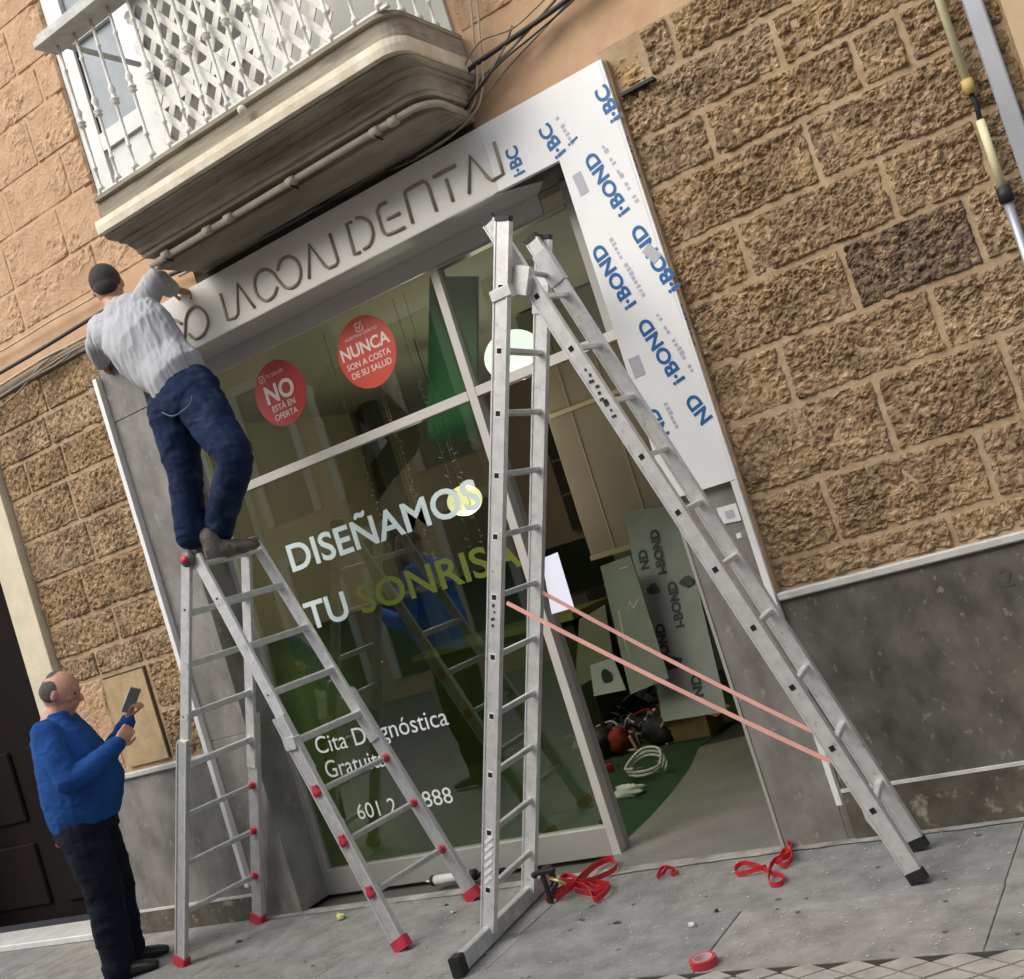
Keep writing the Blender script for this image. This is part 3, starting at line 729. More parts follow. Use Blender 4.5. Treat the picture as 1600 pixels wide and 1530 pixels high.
for s_, p_, dx, dz, k_ in ((s1, p1, -.10, .113, .018), (s2, p2, 0, .142, .022)):
    x, z = p_.x + dx, p_.z + dz; yy = LY - .0015
    b = MB()
    for a, c_ in (((-1, -1), (1, -1)), ((1, -1), (1, .2)), ((-1, -1), (-1, 1)), ((-1, 1), (.4, 1)), ((-.6, .2), (-.1, -.5)), ((-.1, -.5), (1, 1.2))):
        b.beam((x + a[0] * k_, yy, z + a[1] * k_), (x + c_[0] * k_, yy, z + c_[1] * k_), (0, 1, 0), .0004, .0022)
    b.build('tick_box', PINKW, s_)

# =================================================================== SHOP INTERIOR THINGS
def lamp(px, py, y, r, m, label, flat=1.0):
    p = Y(px, py, y)
    t = thing('pendant_lamp', (p.x, p.y, p.z), label, 'lamp', 'lit pendant lamps inside the shop')
    MB().ell(p, (r, r, r * flat), 24, 16).build('lamp_globe', m, t)
    ld = bpy.data.lights.new('lamp_light', 'POINT'); ld.energy = 7; ld.shadow_soft_size = r * .9; ld.color = (1, .88, .70)
    lo = bpy.data.objects.new('lamp_light', ld); COL.objects.link(lo); lo.parent = t; lo.location = (0, 0, -r * flat - .12)
    MB().tube([p + Z_ * r * flat, (p.x, p.y, 3.22)], .004, 6).build('flex', CABLE_B, t)
lamp(803, 556, 1.6, .19, LAMPW, 'large oval white lit lamp behind the upper right pane', .85)
lamp(735, 640, 2.4, .115, LAMPY, 'warm lit globe lamp just below the window transom', .9)
lamp(726, 782, 2.0, .125, LAMPY, 'warm lit globe lamp behind the last letters of the top word', .85)
# green banner inside
q = [Y(671, 432, .42), Y(667, 690, .42), Y(745, 690, .42), Y(745, 432, .42)]
o = MB().prism(q, (0, .02, 0)).build('banner', GREENW); tag(o, 'green banner hanging inside beside the window mullion', 'banner')
# partitions seen through the doorway
def solid(name, px, y, depth, m, label=None, cat=None, parent=None, group=None):
    q = [Y(a, b, y) for a, b in px]
    o = MB().prism(q, (0, depth, 0)).build(name, m, parent)
    if label: tag(o, label, cat, group)
    return o
o = MB().box(Y(870, 700, 2.6).x, .89, 2.6, 2.68, Y(905, 882, 2.6).z, 3.2).build('partition', mat('olive_partition', (.12, .105, .07), .6, var=.1)); tag(o, 'olive brown hanging partition above the clutter in the shop', 'partition')
zb = Y(905, 882, 2.6).z
b = MB().box(Y(870, 700, 2.6).x, .888, 2.575, 2.6, zb, zb + .035).build('partition_rail', mat('pale_rail', (.21, .18, .12), .5), o)
for px_ in (935, 1000):
    xx = Y(px_, 780, 2.6).x; MB().box(xx, xx + .012, 2.594, 2.6, zb + .036, 3.19).build('partition_joint', mat('pale_joint', (.17, .15, .105), .5), o)
z2 = Y(900, 640, 2.6).z
MB().box(Y(860, 650, 2.6).x, .887, 2.58, 2.594, z2, z2 + .03).build('partition_rail', mat('pale_rail2', (.26, .23, .15), .5), o)
# shelves at the far left of the shop
for k_, (xx, m_) in enumerate(((-3.6, BOARD2), (-2.5, BOARD))):
    t = thing('cabinet', (xx, 5.1, 0), ['low olive cabinet against the back wall of the shop', 'tall grey cabinet against the back wall of the shop'][k_], 'cabinet')
    MB().box(xx - .35, xx + .35, 4.9, 5.45, .01, 1.0 + .7 * k_).build('carcass', m_, t)
    for z in (.3, .62): MB().box(xx - .33, xx + .33, 4.885, 4.899, z - .14, z + .14).build('drawer', INWALL, t)
t = thing('reception_desk', (-3.2, 3.3, 0), 'pale green reception desk behind the phone number lettering', 'desk')
MB().box(-3.9, -2.4, 3.0, 3.6, .01, .95).build('desk_body', mat('desk_green', (.025, .04, .012), .5, var=.2), t)
MB().box(-3.95, -2.35, 2.95, 3.65, .951, 1.0).build('desk_top', mat('desk_top_lime', (.16, .19, .05), .4), t)
for k_, (px_, yy, ww) in enumerate(((520, 4.2, .16), (600, 3.4, .10), (470, 3.0, .12))):
    q_ = Y(px_, 720, yy)
    o = MB().box(q_.x - ww / 2, q_.x + ww / 2, yy, yy + ww, .004, 3.215).build('shop_column', mat('column_paint%d' % k_, ((.42, .38, .30), (.07, .075, .06), (.30, .30, .26))[k_], .6)); tag(o, ('broad pale column deep inside the shop', 'thin dark column inside the shop', 'grey column nearest the left end of the shop')[k_], 'column')
t = thing('wall_cabinet', (-3.0, 5.4, 1.8), 'dark shelf unit high on the back wall behind the window', 'cabinet')
MB().box(-3.4, -2.2, 5.3, 5.49, 1.6, 2.7).build('cabinet_body', mat('dark_cabinet', (.04, .042, .04), .5), t)
for z in (1.95, 2.3): MB().box(-3.38, -2.22, 5.28, 5.299, z, z + .02).build('shelf_edge', BOARD, t)
# leaning boards
def board(px, y0, y1, m, label, marks=()):
    a, b_, c_, d_ = px       # bottom-left, bottom-right, top-right, top-left
    P = [Y(*a, y0), Y(*b_, y0), Y(*c_, y1), Y(*d_, y1)]
    o = MB().prism(P, (0, .012, 0)).build('leaning_board', m); tag(o, label, 'board')
    n = (P[1] - P[0]).cross(P[3] - P[0]).normalized()
    if n.y > 0: n = -n
    return o, P, n
o, P, nn = board([(1036, 1128), (1136, 1112), (1060, 790), (975, 800)], 1.05, 1.45, BOARD, 'grey film wrapped board with dark print leaning inside the doorway')
for (s, u0, v0, L_) in (('i-BOND', .30, .22, .34), ('i-BOND', .62, .40, .34), ('ND', .25, .70, .15), ('i-BOND', .50, .66, .34), ('ND', .7, .08, .16)):
    U = P[1] - P[0]; V = P[3] - P[0]
    st_ = P[0] + U * u0 + V * v0
    d = (V.normalized() + U.normalized() * -.12).normalized()
    d = (V.normalized() + U.normalized() * .0).normalized()
    text('board_print', s, st_, d, -U.normalized(), width=L_ * .8, height=.06, m=DPRINT, parent=o, out=nn, lift=.003, bold=.05)
for (u0, v0, s_) in ((.25, .6, .05), (.35, .25, .06), (.8, .6, .05)):
    U = P[1] - P[0]; V = P[3] - P[0]; c_ = P[0] + U * u0 + V * v0 + nn * .003
    MB().add([c_ + U.normalized() * s_ * math.cos(t_) * random.uniform(.6, 1.1) + V.normalized() * s_ * .8 * math.sin(t_) * random.uniform(.6, 1.1) for t_ in np.linspace(0, 5.9, 14)], [tuple(range(14))]).build('dark_smear', DPRINT, o)
o, P, nn = board([(985, 1085), (1045, 1060), (985, 868), (938, 885)], .95, 1.15, BOARD2, 'olive grey board with chalk marks leaning in front of the wrapped one')
mk = MB(); mk.tube([Y(980, 955, 1.02), Y(984, 940, 1.03), Y(990, 950, 1.02), Y(997, 936, 1.03)], .0028, 5)
mk.tube([Y(966, 953, 1.0), Y(976, 1003, .97), Y(987, 1030, .95)], .0025, 5); mk.tube([Y(968, 889, 1.1), Y(982, 885, 1.1)], .003, 5)
mk.build('chalk_mark', mat('chalk', (.6, .56, .40), .8), o)
o, P, nn = board([(898, 1078), (960, 1040), (945, 945), (905, 968)], 1.5, 1.6, mat('khaki_board', (.13, .125, .075), .6), 'small khaki board standing behind the chalk marked board')
# clutter
def clutterbox(px, y, hgt, m, name, label, cat, w_=None):
    a, b_ = G(*px[0]), G(*px[1])
    return a, b_
c0 = G(1050, 1163)
t = thing('cardboard_box', c0, 'open cardboard box on the shop floor near the doorway', 'box')
MB().box(c0.x - .02, c0.x + .30, c0.y, c0.y + .28, .005, .17).build('box_body', CARD, t, bevel=.003)
MB().prism([(c0.x - .02, c0.y, .17), (c0.x + .30, c0.y, .17), (c0.x + .30, c0.y - .07, .20), (c0.x - .02, c0.y - .09, .19)], (0, 0, .004)).build('flap', CARD, t)
MB().prism([(c0.x + .3, c0.y, .17), (c0.x + .3, c0.y + .28, .17), (c0.x + .38, c0.y + .28, .12), (c0.x + .38, c0.y, .12)], (0, 0, .004)).build('flap', CARD, t)
def lump(c, r, m, name, label, cat, seed=0, rough=.35, squash=1, grp=None):
    b = MB().ell(c, (1, 1, 1), 20, 14); vs = []
    for v in b.v:
        d = Vector(v) - Vector(c); k_ = 1 + rough * (float(fbm(d.x * 2.3 + seed, d.y * 2.3 + d.z * 3.1, seed, 3)) - .5) * 2
        vs.append((c[0] + d.x * r[0] * k_, c[1] + d.y * r[1] * k_, max(.004, c[2] + d.z * r[2] * k_)))
    b.v = vs; o = b.build(name, m); tag(o, label, cat, grp); return o
c1 = G(965, 1185)
lump((c1.x, c1.y + .1, .09), (.07, .10, .10), ORANGE, 'work_bag', 'crumpled orange red work bag on the shop floor', 'bag', 3)
c1 = G(930, 1190); lump((c1.x + .05, c1.y + .05, .10), (.12, .12, .12), BLACK, 'tool_bag', 'black tool bag beside the orange work bag', 'bag', 5)
c1 = G(1015, 1180); lump((c1.x, c1.y + .25, .09), (.14, .10, .09), mat('dark_fabric', (.018, .018, .02), .8), 'tool_bag', 'black tool bag behind the cardboard box', 'bag', 8)
c1 = G(1090, 1110); lump((c1.x - .1, c1.y - .1, .22), (.14, .10, .12), mat('dark_fabric2', (.02, .02, .022), .7), 'black_sack', 'black sack lying on the open cardboard box', 'sack', 9)
c1 = G(940, 1150); lump((c1.x, c1.y + .1, .16), (.045, .045, .05), mat('mint', (.30, .42, .34), .6), 'glove', 'mint green work glove on the black tool bag', 'glove', 12, .6)
c1 = G(955, 1120); lump((c1.x - .1, c1.y + .4, .22), (.22, .14, .20), mat('dark_grey_sheet', (.05, .05, .052), .7), 'dust_sheet', 'heap of dark dust sheets in front of the khaki board', 'sheet', 14, .5)
c1 = G(1000, 1225)
b = MB(); ctr = Vector((c1.x + .02, c1.y + .1, .03))
ring = []
for k_ in range(70):
    a = k_ / 70 * 2 * math.pi * 2.7; rr = .12 + .02 * math.sin(k_ * .7)
    ring.append(ctr + Vector((rr * math.cos(a), rr * .7 * math.sin(a), .012 * k_ / 14 + .09 * max(0, math.sin(a)))))
b.tube(ring, .009, 7); tag(b.build('coiled_cable', WPLASTIC), 'loosely coiled white cable on the green carpet', 'cable')
c1 = G(985, 1245); lump((c1.x, c1.y, .035), (.10, .05, .04), WPLASTIC, 'plastic_bag', 'flat white plastic bag at the edge of the green carpet', 'bag', 17, .6)
pt = thing('picture_board', Y(945, 1060, 1.3), 'white printed picture card propped on the clutter', 'picture')
P = [Y(925, 1045, 1.3), Y(975, 1030, 1.3), Y(960, 1082, 1.22), Y(935, 1085, 1.22)]
P = [Y(928, 1088, 1.2), Y(978, 1078, 1.2), Y(958, 1028, 1.3), Y(922, 1040, 1.3)]
MB().prism(P, (0, .006, 0)).build('card', mat('grey_card', (.26, .26, .25), .6), pt)
MB().ell(Y(948, 1058, 1.235), (.035, .004, .05)).build('dark_print', DPRINT, pt)
t = thing('notice', Y(1140, 800, -.013), 'small white notice card on the grey pilaster under the film panel', 'notice')
P = [Y(1120, 794, -.014), Y(1150, 786, -.014), Y(1159, 813, -.014), Y(1129, 819, -.014)]
MB().prism(P, (0, -.004, 0)).build('card', TRIMW, t)
P = [Y(1132, 799, -.019), Y(1145, 796, -.019), Y(1149, 808, -.019), Y(1136, 811, -.019)]
MB().prism(P, (0, -.001, 0)).build('grey_square', TAPE, t)
o = solid('paper_label', [(1150, 834), (1157, 832), (1159, 840), (1152, 842)], -.0135, -.001, TRIMW, 'tiny white label below the notice on the pilaster', 'label')
# more workshop clutter on the carpet
for (px_, sz, m_, nm, lb, ct) in (((905, 1150), (.16, .12, .10), BLACK, 'tool_case', 'black tool case nearest the glass door post', 'tool case'),
        ((918, 1108), (.20, .14, .16), mat('navy_box', (.02, .03, .06), .6), 'storage_box', 'dark blue storage box behind the black tool case', 'box'),
        ((1003, 1150), (.12, .16, .06), mat('grey_case', (.14, .14, .14), .5), 'drill_case', 'flat grey drill case between the bags', 'case'),
        ((1058, 1120), (.24, .20, .10), mat('brown_box', (.17, .10, .05), .8), 'cardboard_box', 'closed brown box behind the open cardboard box', 'box'),
        ((1100, 1135), (.20, .05, .03), mat('timber', (.30, .20, .10), .7), 'timber_offcut', 'timber offcut lying by the pilaster inside the doorway', 'timber'),
        ((975, 1100), (.14, .12, .12), WPLASTIC, 'paint_tub', 'white square paint tub behind the orange bag', 'tub'),
        ((940, 1215), (.10, .06, .04), mat('red_tool', (.35, .02, .02), .4), 'power_tool_battery', 'small red power tool battery on the carpet edge', 'battery')):
    c1 = G(*px_); a_ = random.uniform(-.5, .5); ux, uy = math.cos(a_), math.sin(a_)
    q_ = [(c1.x + ux * i - uy * j, c1.y + .08 + uy * i + ux * j, .008) for i, j in ((-sz[0] / 2, -sz[1] / 2), (sz[0] / 2, -sz[1] / 2), (sz[0] / 2, sz[1] / 2), (-sz[0] / 2, sz[1] / 2))]
    t = thing(nm, (c1.x, c1.y, .008), lb, ct)
    MB().prism(q_, (0, 0, sz[2])).build('case_body' if m_ is not WPLASTIC else 'tub_body', m_, t, bevel=.006)
    q2 = [(x * 1.0 + (x - c1.x) * .04, y + (y - c1.y - .08) * .04, .0085 + sz[2]) for x, y, z in q_]
    MB().prism(q2, (0, 0, .008)).build('lid', m_, t, bevel=.002)
pr_ = random.Random(11)
heap = [(mat('heap_dark', (.025, .025, .028), .6), 'dark_tool_heap', 90), (mat('heap_grey', (.20, .20, .19), .6), 'grey_tool_heap', 45), (mat('heap_white', (.60, .60, .57), .5), 'pale_packaging_heap', 26), (mat('heap_red', (.35, .03, .02), .5), 'red_tool_heap', 14), (CARD, 'cardboard_scrap_heap', 9)]
for m_, nm, cnt in heap:
    hb = MB()
    for _ in range(cnt):
        px_, py_ = pr_.uniform(898, 1062), pr_.uniform(1075, 1178)
        if (px_ - 898) * .25 + (py_ - 1075) > 125: continue
        c1 = G(px_, py_); hgt = pr_.uniform(.02, .30); c1.z = hgt * (.35 if py_ > 1130 else 1)
        d_ = Vector((pr_.uniform(-1, 1), pr_.uniform(-1, 1), pr_.uniform(-.7, .7))).normalized() * pr_.uniform(.03, .12)
        if pr_.random() < .5: hb.beam(c1 - d_, c1 + d_, (.3, .2, 1), pr_.uniform(.006, .034), pr_.uniform(.005, .025), .002)
        else:
            mid_ = c1 + Vector((pr_.uniform(-.05, .05), pr_.uniform(-.05, .05), pr_.uniform(.02, .09)))
            hb.tube(catmull([c1 - d_, mid_, c1 + d_, c1 + d_ * 1.4 + Vector((0, 0, -.04))], 4), pr_.uniform(.004, .014), 6)
    tag(hb.build(nm, m_), kind='stuff')
pr_ = random.Random(3)
sc_ = MB()
for _ in range(60):
    c1 = G(pr_.uniform(900, 1040), pr_.uniform(1130, 1215)); s_ = pr_.uniform(.006, .022); a_ = pr_.uniform(0, 3)
    sc_.prism([(c1.x + s_ * math.cos(a_ + q_), c1.y + .05 + s_ * math.sin(a_ + q_), .008) for q_ in (0, 1.3, 3.1, 4.2)], (0, 0, pr_.uniform(.004, .02)))
tag(sc_.build('floor_scraps', mat('scraps', (.30, .29, .26), .8, var=.8, scale=30), kind='stuff'))
# sheet of paper on the mullion
P = [Y(846, 873, .215), Y(871, 863, .17), Y(897, 950, .14), Y(862, 960, .20)]
b = MB(); gr = 7; vs = []
for i in range(gr):
    for j in range(gr):
        u, v = i / (gr - 1), j / (gr - 1)
        p = P[0] * (1 - u) * (1 - v) + P[1] * u * (1 - v) + P[2] * u * v + P[3] * (1 - u) * v
        vs.append(p + Vector((0, .012 * math.sin(u * 3), 0)))
b.add(vs + [v + Vector((0, .0012, 0)) for v in vs], [(i * gr + j, i * gr + j + 1, (i + 1) * gr + j + 1, (i + 1) * gr + j) for i in range(gr - 1) for j in range(gr - 1)], True)
tag(b.build('paper_sheet', PAPER), 'bluish white sheet of paper taped to the door post', 'paper')
# light garlands inside the glass
for k_, (a, c_) in enumerate((((610, 650), (690, 880)), ((655, 600), (735, 870)), ((690, 650), (760, 850)), ((560, 700), (590, 905)), ((640, 760), (665, 930)))):
    p, q = Y(a[0], a[1], .36), Y(c_[0], c_[1], .36)
    t = thing('light_garland', (p.x, .36, p.z), ['leftmost but one', 'middle', 'rightmost', 'leftmost', 'shortest'][k_] + ' string of tiny twig lights hanging inside the window', 'garland', 'light strings inside the window')
    MB().tube([(p.x, .36, 3.07), p, (p.x + .01, .36, q.z)], .0015, 5).build('wire', mat('garland_wire%d' % k_, (.2, .2, .17), .6), t)
    tw = MB(); z = p.z
    while z > q.z:
        a_ = random.uniform(0, 6.28); tw.tube([(p.x + .005, .36, z), (p.x + .022 * math.cos(a_), .36 + .015 * math.sin(a_), z + random.uniform(-.02, .02))], .0018, 5); z -= .035
    tw.build('twig_lights', WPLASTIC, t)

# =================================================================== CABLES AND PIPES
def cable(px, y, r, m, label, smooth=True, grp='cables along the facade'):
    p = [Y(a, b, y - random.uniform(0, .004)) for a, b in px]
    o = MB().tube(catmull(p, 5) if smooth else p, r, 7).build('cable', m); tag(o, label, 'cable', grp); return o
cable([(-30, 600), (60, 548), (150, 493), (250, 437), (400, 372), (560, 282), (640, 232), (690, 185), (722, 120), (790, 68), (870, 12), (960, -60)], -.05, .012, CABLE_B, 'thick black cable running the length of the facade under the balcony')
cable([(-30, 622), (60, 565), (130, 528), (200, 485)], -.045, .009, CABLE_T, 'tan cable just below the thick black one at the left')
cable([(-30, 640), (40, 595), (100, 556), (150, 530), (200, 505)], -.05, .007, CABLE_G, 'weathered cable sagging above the left stone wall')
cable([(-30, 660), (30, 612), (60, 575), (100, 545), (150, 520)], -.045, .006, CABLE_G, 'second sagging weathered cable at the left wall')
cable([(20, 608), (50, 590), (85, 572), (110, 552), (100, 545), (60, 565)], -.05, .006, CABLE_G, 'short looped cable end above the left wall')
cable([(-30, 566), (20, 538), (78, 502), (115, 482), (150, 462)], -.03, .006, CABLE_T, 'thin tan cable clipped along the ochre wall at the left')
cable([(280, 432), (420, 355), (520, 305), (600, 262), (660, 232), (700, 200), (745, 130), (800, 75), (850, 20), (920, -60)], -.04, .007, CABLE_G, 'weathered cable climbing right of the balcony')
cable([(300, 420), (420, 340), (500, 322), (600, 270), (680, 225), (720, 180), (770, 110), (840, 50), (880, 15), (950, -50)], -.06, .005, CABLE_B, 'thin black cable beside the weathered one right of the balcony')
cable([(725, -80), (736, 10), (740, 60), (746, 105), (744, 145), (735, 172), (700, 205), (640, 240)], -.05, .0055, CABLE_T, 'left of the two tan cables dropping right of the balcony')
cable([(735, -80), (746, 10), (750, 60), (755, 105), (753, 145), (742, 175), (705, 212), (650, 245)], -.05, .0055, CABLE_T, 'right of the two tan cables dropping right of the balcony')
cable([(800, 40), (790, 70), (770, 105), (755, 135), (720, 165)], -.05, .005, CABLE_G, 'short grey cable splice near the top of the bundle')
cable([(700, 112), (712, 118), (722, 110), (735, 85), (755, 62), (800, 45), (840, 10), (900, -50)], -.07, .004, CABLE_G, 'thin wire looping off the balcony corner')
cable([(560, 275), (620, 262), (690, 225), (735, 180), (790, 110), (850, 45), (930, -40)], -.035, .005, CABLE_G, 'lowest weathered cable above the sign at the right')
# conduit at the far right
cd = thing('wall_conduit', (1.64, -.04, 2.4), 'cream plastic conduit with a broken coupling at the right edge of the stone wall', 'conduit')
a, b_, c_, d_, e_, f_ = Y(1500, 10, -.045), Y(1531, 120, -.045), Y(1548, 190, -.045), Y(1578, 292, -.045), Y(1583, 308, -.045), Y(1608, 400, -.045)
cx = (a.x + f_.x) / 2
V3 = lambda z: Vector((1.655, -.045, z))
MB().tube([V3(3.7), V3(b_.z)], .016, 10).build('conduit_pipe', PVC, cd)
MB().tube([V3(b_.z + .01), V3(b_.z - .045)], .022, 10).build('coupling', mat('aged_coupling', (.45, .33, .10), .6), cd)
MB().tube([V3(b_.z - .045), Vector((1.66, -.03, b_.z - .08)), V3(c_.z + .02)], .010, 7).build('exposed_wire', CABLE_B, cd)
MB().tube([V3(c_.z + .02), V3(d_.z)], .016, 10).build('conduit_pipe', PVC, cd)
MB().tube([V3(d_.z + .01), V3(e_.z - .01)], .026, 12).build('pipe_clamp', BLACK, cd)
MB().tube([V3(e_.z), V3(1.6)], .018, 10).build('steel_pipe', STEEL, cd)
gt = thing('metal_downpipe', (1.76, -.03, 0), 'flat galvanised downpipe beside the cream conduit', 'downpipe')
MB().box(1.725, 1.79, -.06, -.002, 1.09, 4.2).build('pipe_body', STEEL, gt, bevel=.006)

# =================================================================== LADDERS
def holes(parent, pts, u, size, off):
    b = MB()
    for p in pts:
        p = Vector(p) + Vector((0, off, 0)); u_ = Vector(u).normalized(); v = Vector((0, 1, 0)).cross(u_).normalized()
        b.prism([p - u_ * size - v * size, p + u_ * size - v * size, p + u_ * size + v * size, p - u_ * size + v * size], (0, -.0015 if off < 0 else .0015, 0))
    return b.build('socket_holes', HOLE, parent, kind='stuff')

# --- left telescopic ladder
L1 = thing('telescopic_ladder', (-2.43, -.38, 0), 'aluminium folding stepladder with red feet and joints that the worker stands on', 'ladder')
AX, AZ = -2.365, 2.06
def l1_frame(fx_near, fy_near, fx_far, fy_far, side):
    nb, fb_ = Vector((fx_near, fy_near, .035)), Vector((fx_far, fy_far, .035))
    nt_, ft = Vector((AX + side * .035, -.575, AZ - .01)), Vector((AX + side * .035, -.115, AZ - .01))
    for (b_, t_, sg_) in ((nb, nt_, -1), (fb_, ft, 1)):
        mid = b_.lerp(t_, .50)
        ins = Vector((0, -sg_ * .014, 0))
        # lower outer rail
        MB().beam(b_, b_.lerp(t_, .56), (1, 0, 0), .036, .014, .003).build('rail', ALU_D, L1)
        r_ = MB().beam(b_.lerp(t_, .42) + ins, t_ + ins, (1, 0, 0), .032, .012, .003).build('rail', ALU, L1)
        d = (t_ - b_)
        holes(r_, [b_.lerp(t_, k_) + ins for k_ in (.62, .75, .88)], d, .007, sg_ * .0125)
        # flanges: light edges
        e = MB(); 
        for q_ in (-1, 1): e.beam(b_ + Vector((q_ * .035, sg_ * .004, 0)), b_.lerp(t_, .56) + Vector((q_ * .035, sg_ * .004, 0)), (1, 0, 0), .0035, .015)
        e.build('rail_flange', ALU, L1)
        # foot
        f = MB().beam(b_ - d.normalized() * .045 + Vector((0, 0, .012)), b_ + d.normalized() * .02, (1, 0, 0), .046, .026, .007).build('foot', REDP, L1)
    for k_ in range(1, 8):
        s = k_ * .125 - .005
        a, c_ = nb.lerp(nt_, s), fb_.lerp(ft, s)
        low = k_ <= 3
        MB().beam(a, c_, (1, 0, 0), .016 if low else .024, .013 if low else .017, .004).build('rung', ALU_D if low else ALU, L1)
        if k_ <= 4 - (side < 0):
            for q_, sg_ in ((a, -1), (c_, 1)):
                if k_ == 4 and sg_ == -1:
                    MB().beam(q_ + Vector((0, -.03, 0)), q_ + Vector((0, .02, 0)), (1, 0, 0), .036, .03, .006).build('bracket', ALU, L1); continue
                if side < 0 and sg_ < 0: continue
                kr_ = .024
                kb = MB(); kb.tube([q_ + Vector((0, sg_ * .028, 0)), q_ + Vector((0, -sg_ * .022, 0))], kr_, 7)
                kb.tube([q_ + Vector((0, -sg_ * .020, 0)), q_ + Vector((0, -sg_ * .050, 0))], kr_ * .72, 8)
                kb.beam(q_ + Vector((0, sg_ * .024, -.004)), q_ + Vector((0, sg_ * .024, kr_ * 1.5)), (1, 0, 0), kr_ * .6, .006); kb.build('knob', REDP, L1)
l1_frame(-3.27, -.60, -3.19, -.085, -1)
l1_frame(-1.66, -.69, -1.605, -.155, 1)
for yy in (-.585, -.105):
    MB().tube([(AX, yy - .018, AZ - .01), (AX, yy + .018, AZ - .01)], .042, 16).build('hinge', mat('hinge_plate%d' % (yy < -.3), (.13, .12, .12), .5, metal=.5), L1)
    MB().tube([(AX, yy - .034, AZ - .01), (AX, yy + .034, AZ - .01)], .021, 12).build('hinge_knob', REDP, L1)
MB().box(AX - .05, AX + .07, -.56, -.13, AZ - .065, AZ - .045).build('top_step', ALU, L1, bevel=.004)

# --- right A-frame ladder
L2 = thing('double_ladder', (-.2, -.5, 0), 'tall aluminium double ladder standing open across the shop doorway', 'ladder')
nb, ntp = Vector((-1.115, -.735, .06)), Vector((-.06, -.620, 2.875))
fb2, ftp = Vector((-1.160, -.300, .06)), Vector((-.085, -.262, 2.835))
rnb, rnt = Vector((.712, -.571, .02)), Vector((-.150, -.565, 2.915))
rfb, rft = Vector((.650, -.233, .02)), Vector((-.118, -.300, 2.84))
def l2_rail(a, b_, sgn, w_=.034, t_=.0125, cap=True, under=False):
    d = (b_ - a).normalized()
    r_ = MB().beam(a, b_, (1, 0, 0), w_, t_, .003).build('rail', ALU, L2)
    e = MB(); u = (Vector((1, 0, 0)) - d * d.x).normalized()
    for q_ in (-1, 1): e.beam(a + u * q_ * (w_ - .003), b_ + u * q_ * (w_ - .003), (1, 0, 0), .0035, t_ + .0035)
    e.build('rail_lip', ALU, r_)
    if cap:
        MB().beam(b_, b_ + d * .022, (1, 0, 0), w_ + .003, t_ + .003, .005).build('end_cap', BLACK, L2)
    return r_, d
r1, d1 = l2_rail(nb, ntp, -1); r2, d2 = l2_rail(fb2, ftp, 1)
r3, d3 = l2_rail(rnb, rnt, -1, .032, .012); r4, d4 = l2_rail(rfb, rft, 1, .032, .012)
def along(a, b_, dist): return a + (b_ - a).normalized() * dist
hp, hp2 = [], []
for k_ in range(11):
    s = .19 + k_ * .2555
    a, c_ = along(nb, ntp, s), along(fb2, ftp, s)
    if s < 2.85: MB().beam(a, c_, (1, 0, 0), .014, .012, .004).build('rung', ALU_D, L2); hp.append(a)
    s = .28 + k_ * .262
    a, c_ = along(rnb, rnt, s), along(rfb, rft, s)
    if s < 2.85: MB().beam(a, c_, (1, 0, 0), .015, .011, .004).build('rung', ALU, L2); hp2.append(a)
holes(r1, hp, ntp - nb, .0105, -.0130); holes(r3, hp2, rnt - rnb, .0105, -.0125)
b = MB()
for p in hp:       # pale collars round the sockets
    b.beam(p + Vector((0, -.0131, 0)) - d1 * .016, p + Vector((0, -.0131, 0)) + d1 * .016, (1, 0, 0), .014, .0004)
b.build('socket_collars', TRIMW, r1, kind='stuff')
# stickers on the rails
def rail_mark(r_, a, b_, s, cols):
    m_ = MB()
    for i in range(cols):
        p = along(a, b_, s + i * .028) + Vector((random.uniform(-.008, .008), -.0140, 0))
        m_.beam(p - Z_ * .008, p + Z_ * random.uniform(.002, .008), (1, 0, 0), random.uniform(.004, .013), .0004)
    m_.build('warning_sticker', DPRINT, r_)
rail_mark(r1, nb, ntp, 1.35, 4); rail_mark(r3, rnb, rnt, 2.05, 9)
sm_ = MB()
for i in range(6):
    p = along(nb, ntp, .235 + i * .036) + Vector((0, -.0145, 0)); sm_.beam(p + Vector((-.024, 0, -.010)), p + Vector((.024, 0, .014)), (0, 1, 0), .0005, .007)
sm_.build('striped_label', TRIMW, r1)
# head brackets
MB().beam(along(nb, ntp, 2.72) + Vector((.05, -.0, 0)), along(nb, ntp, 2.72) + Vector((-.045, -.0, 0)), (0, 1, 0), .022, .024, .004).build('head_bracket', ALU, L2)
MB().beam(along(nb, ntp, 2.69) + Vector((.075, .035, 0)), along(nb, ntp, 2.80) + Vector((.09, .035, 0)), (1, 0, 0), .036, .018, .004).build('head_bracket', ALU, L2)
MB().beam(along(rfb, rft, 2.70), along(rfb, rft, 2.86), (1, 0, 0), .04, .02, .004).build('head_bracket', ALU_D, L2)
MB().beam(along(fb2, ftp, 2.66), along(fb2, ftp, 2.78), (1, 0, 0), .042, .02, .004).build('head_bracket', ALU_D, L2)
MB().tube([(-.115, -.60, 2.70), (-.10, -.23, 2.67)], .012, 10).build('hinge_bar', ALU_D, L2)
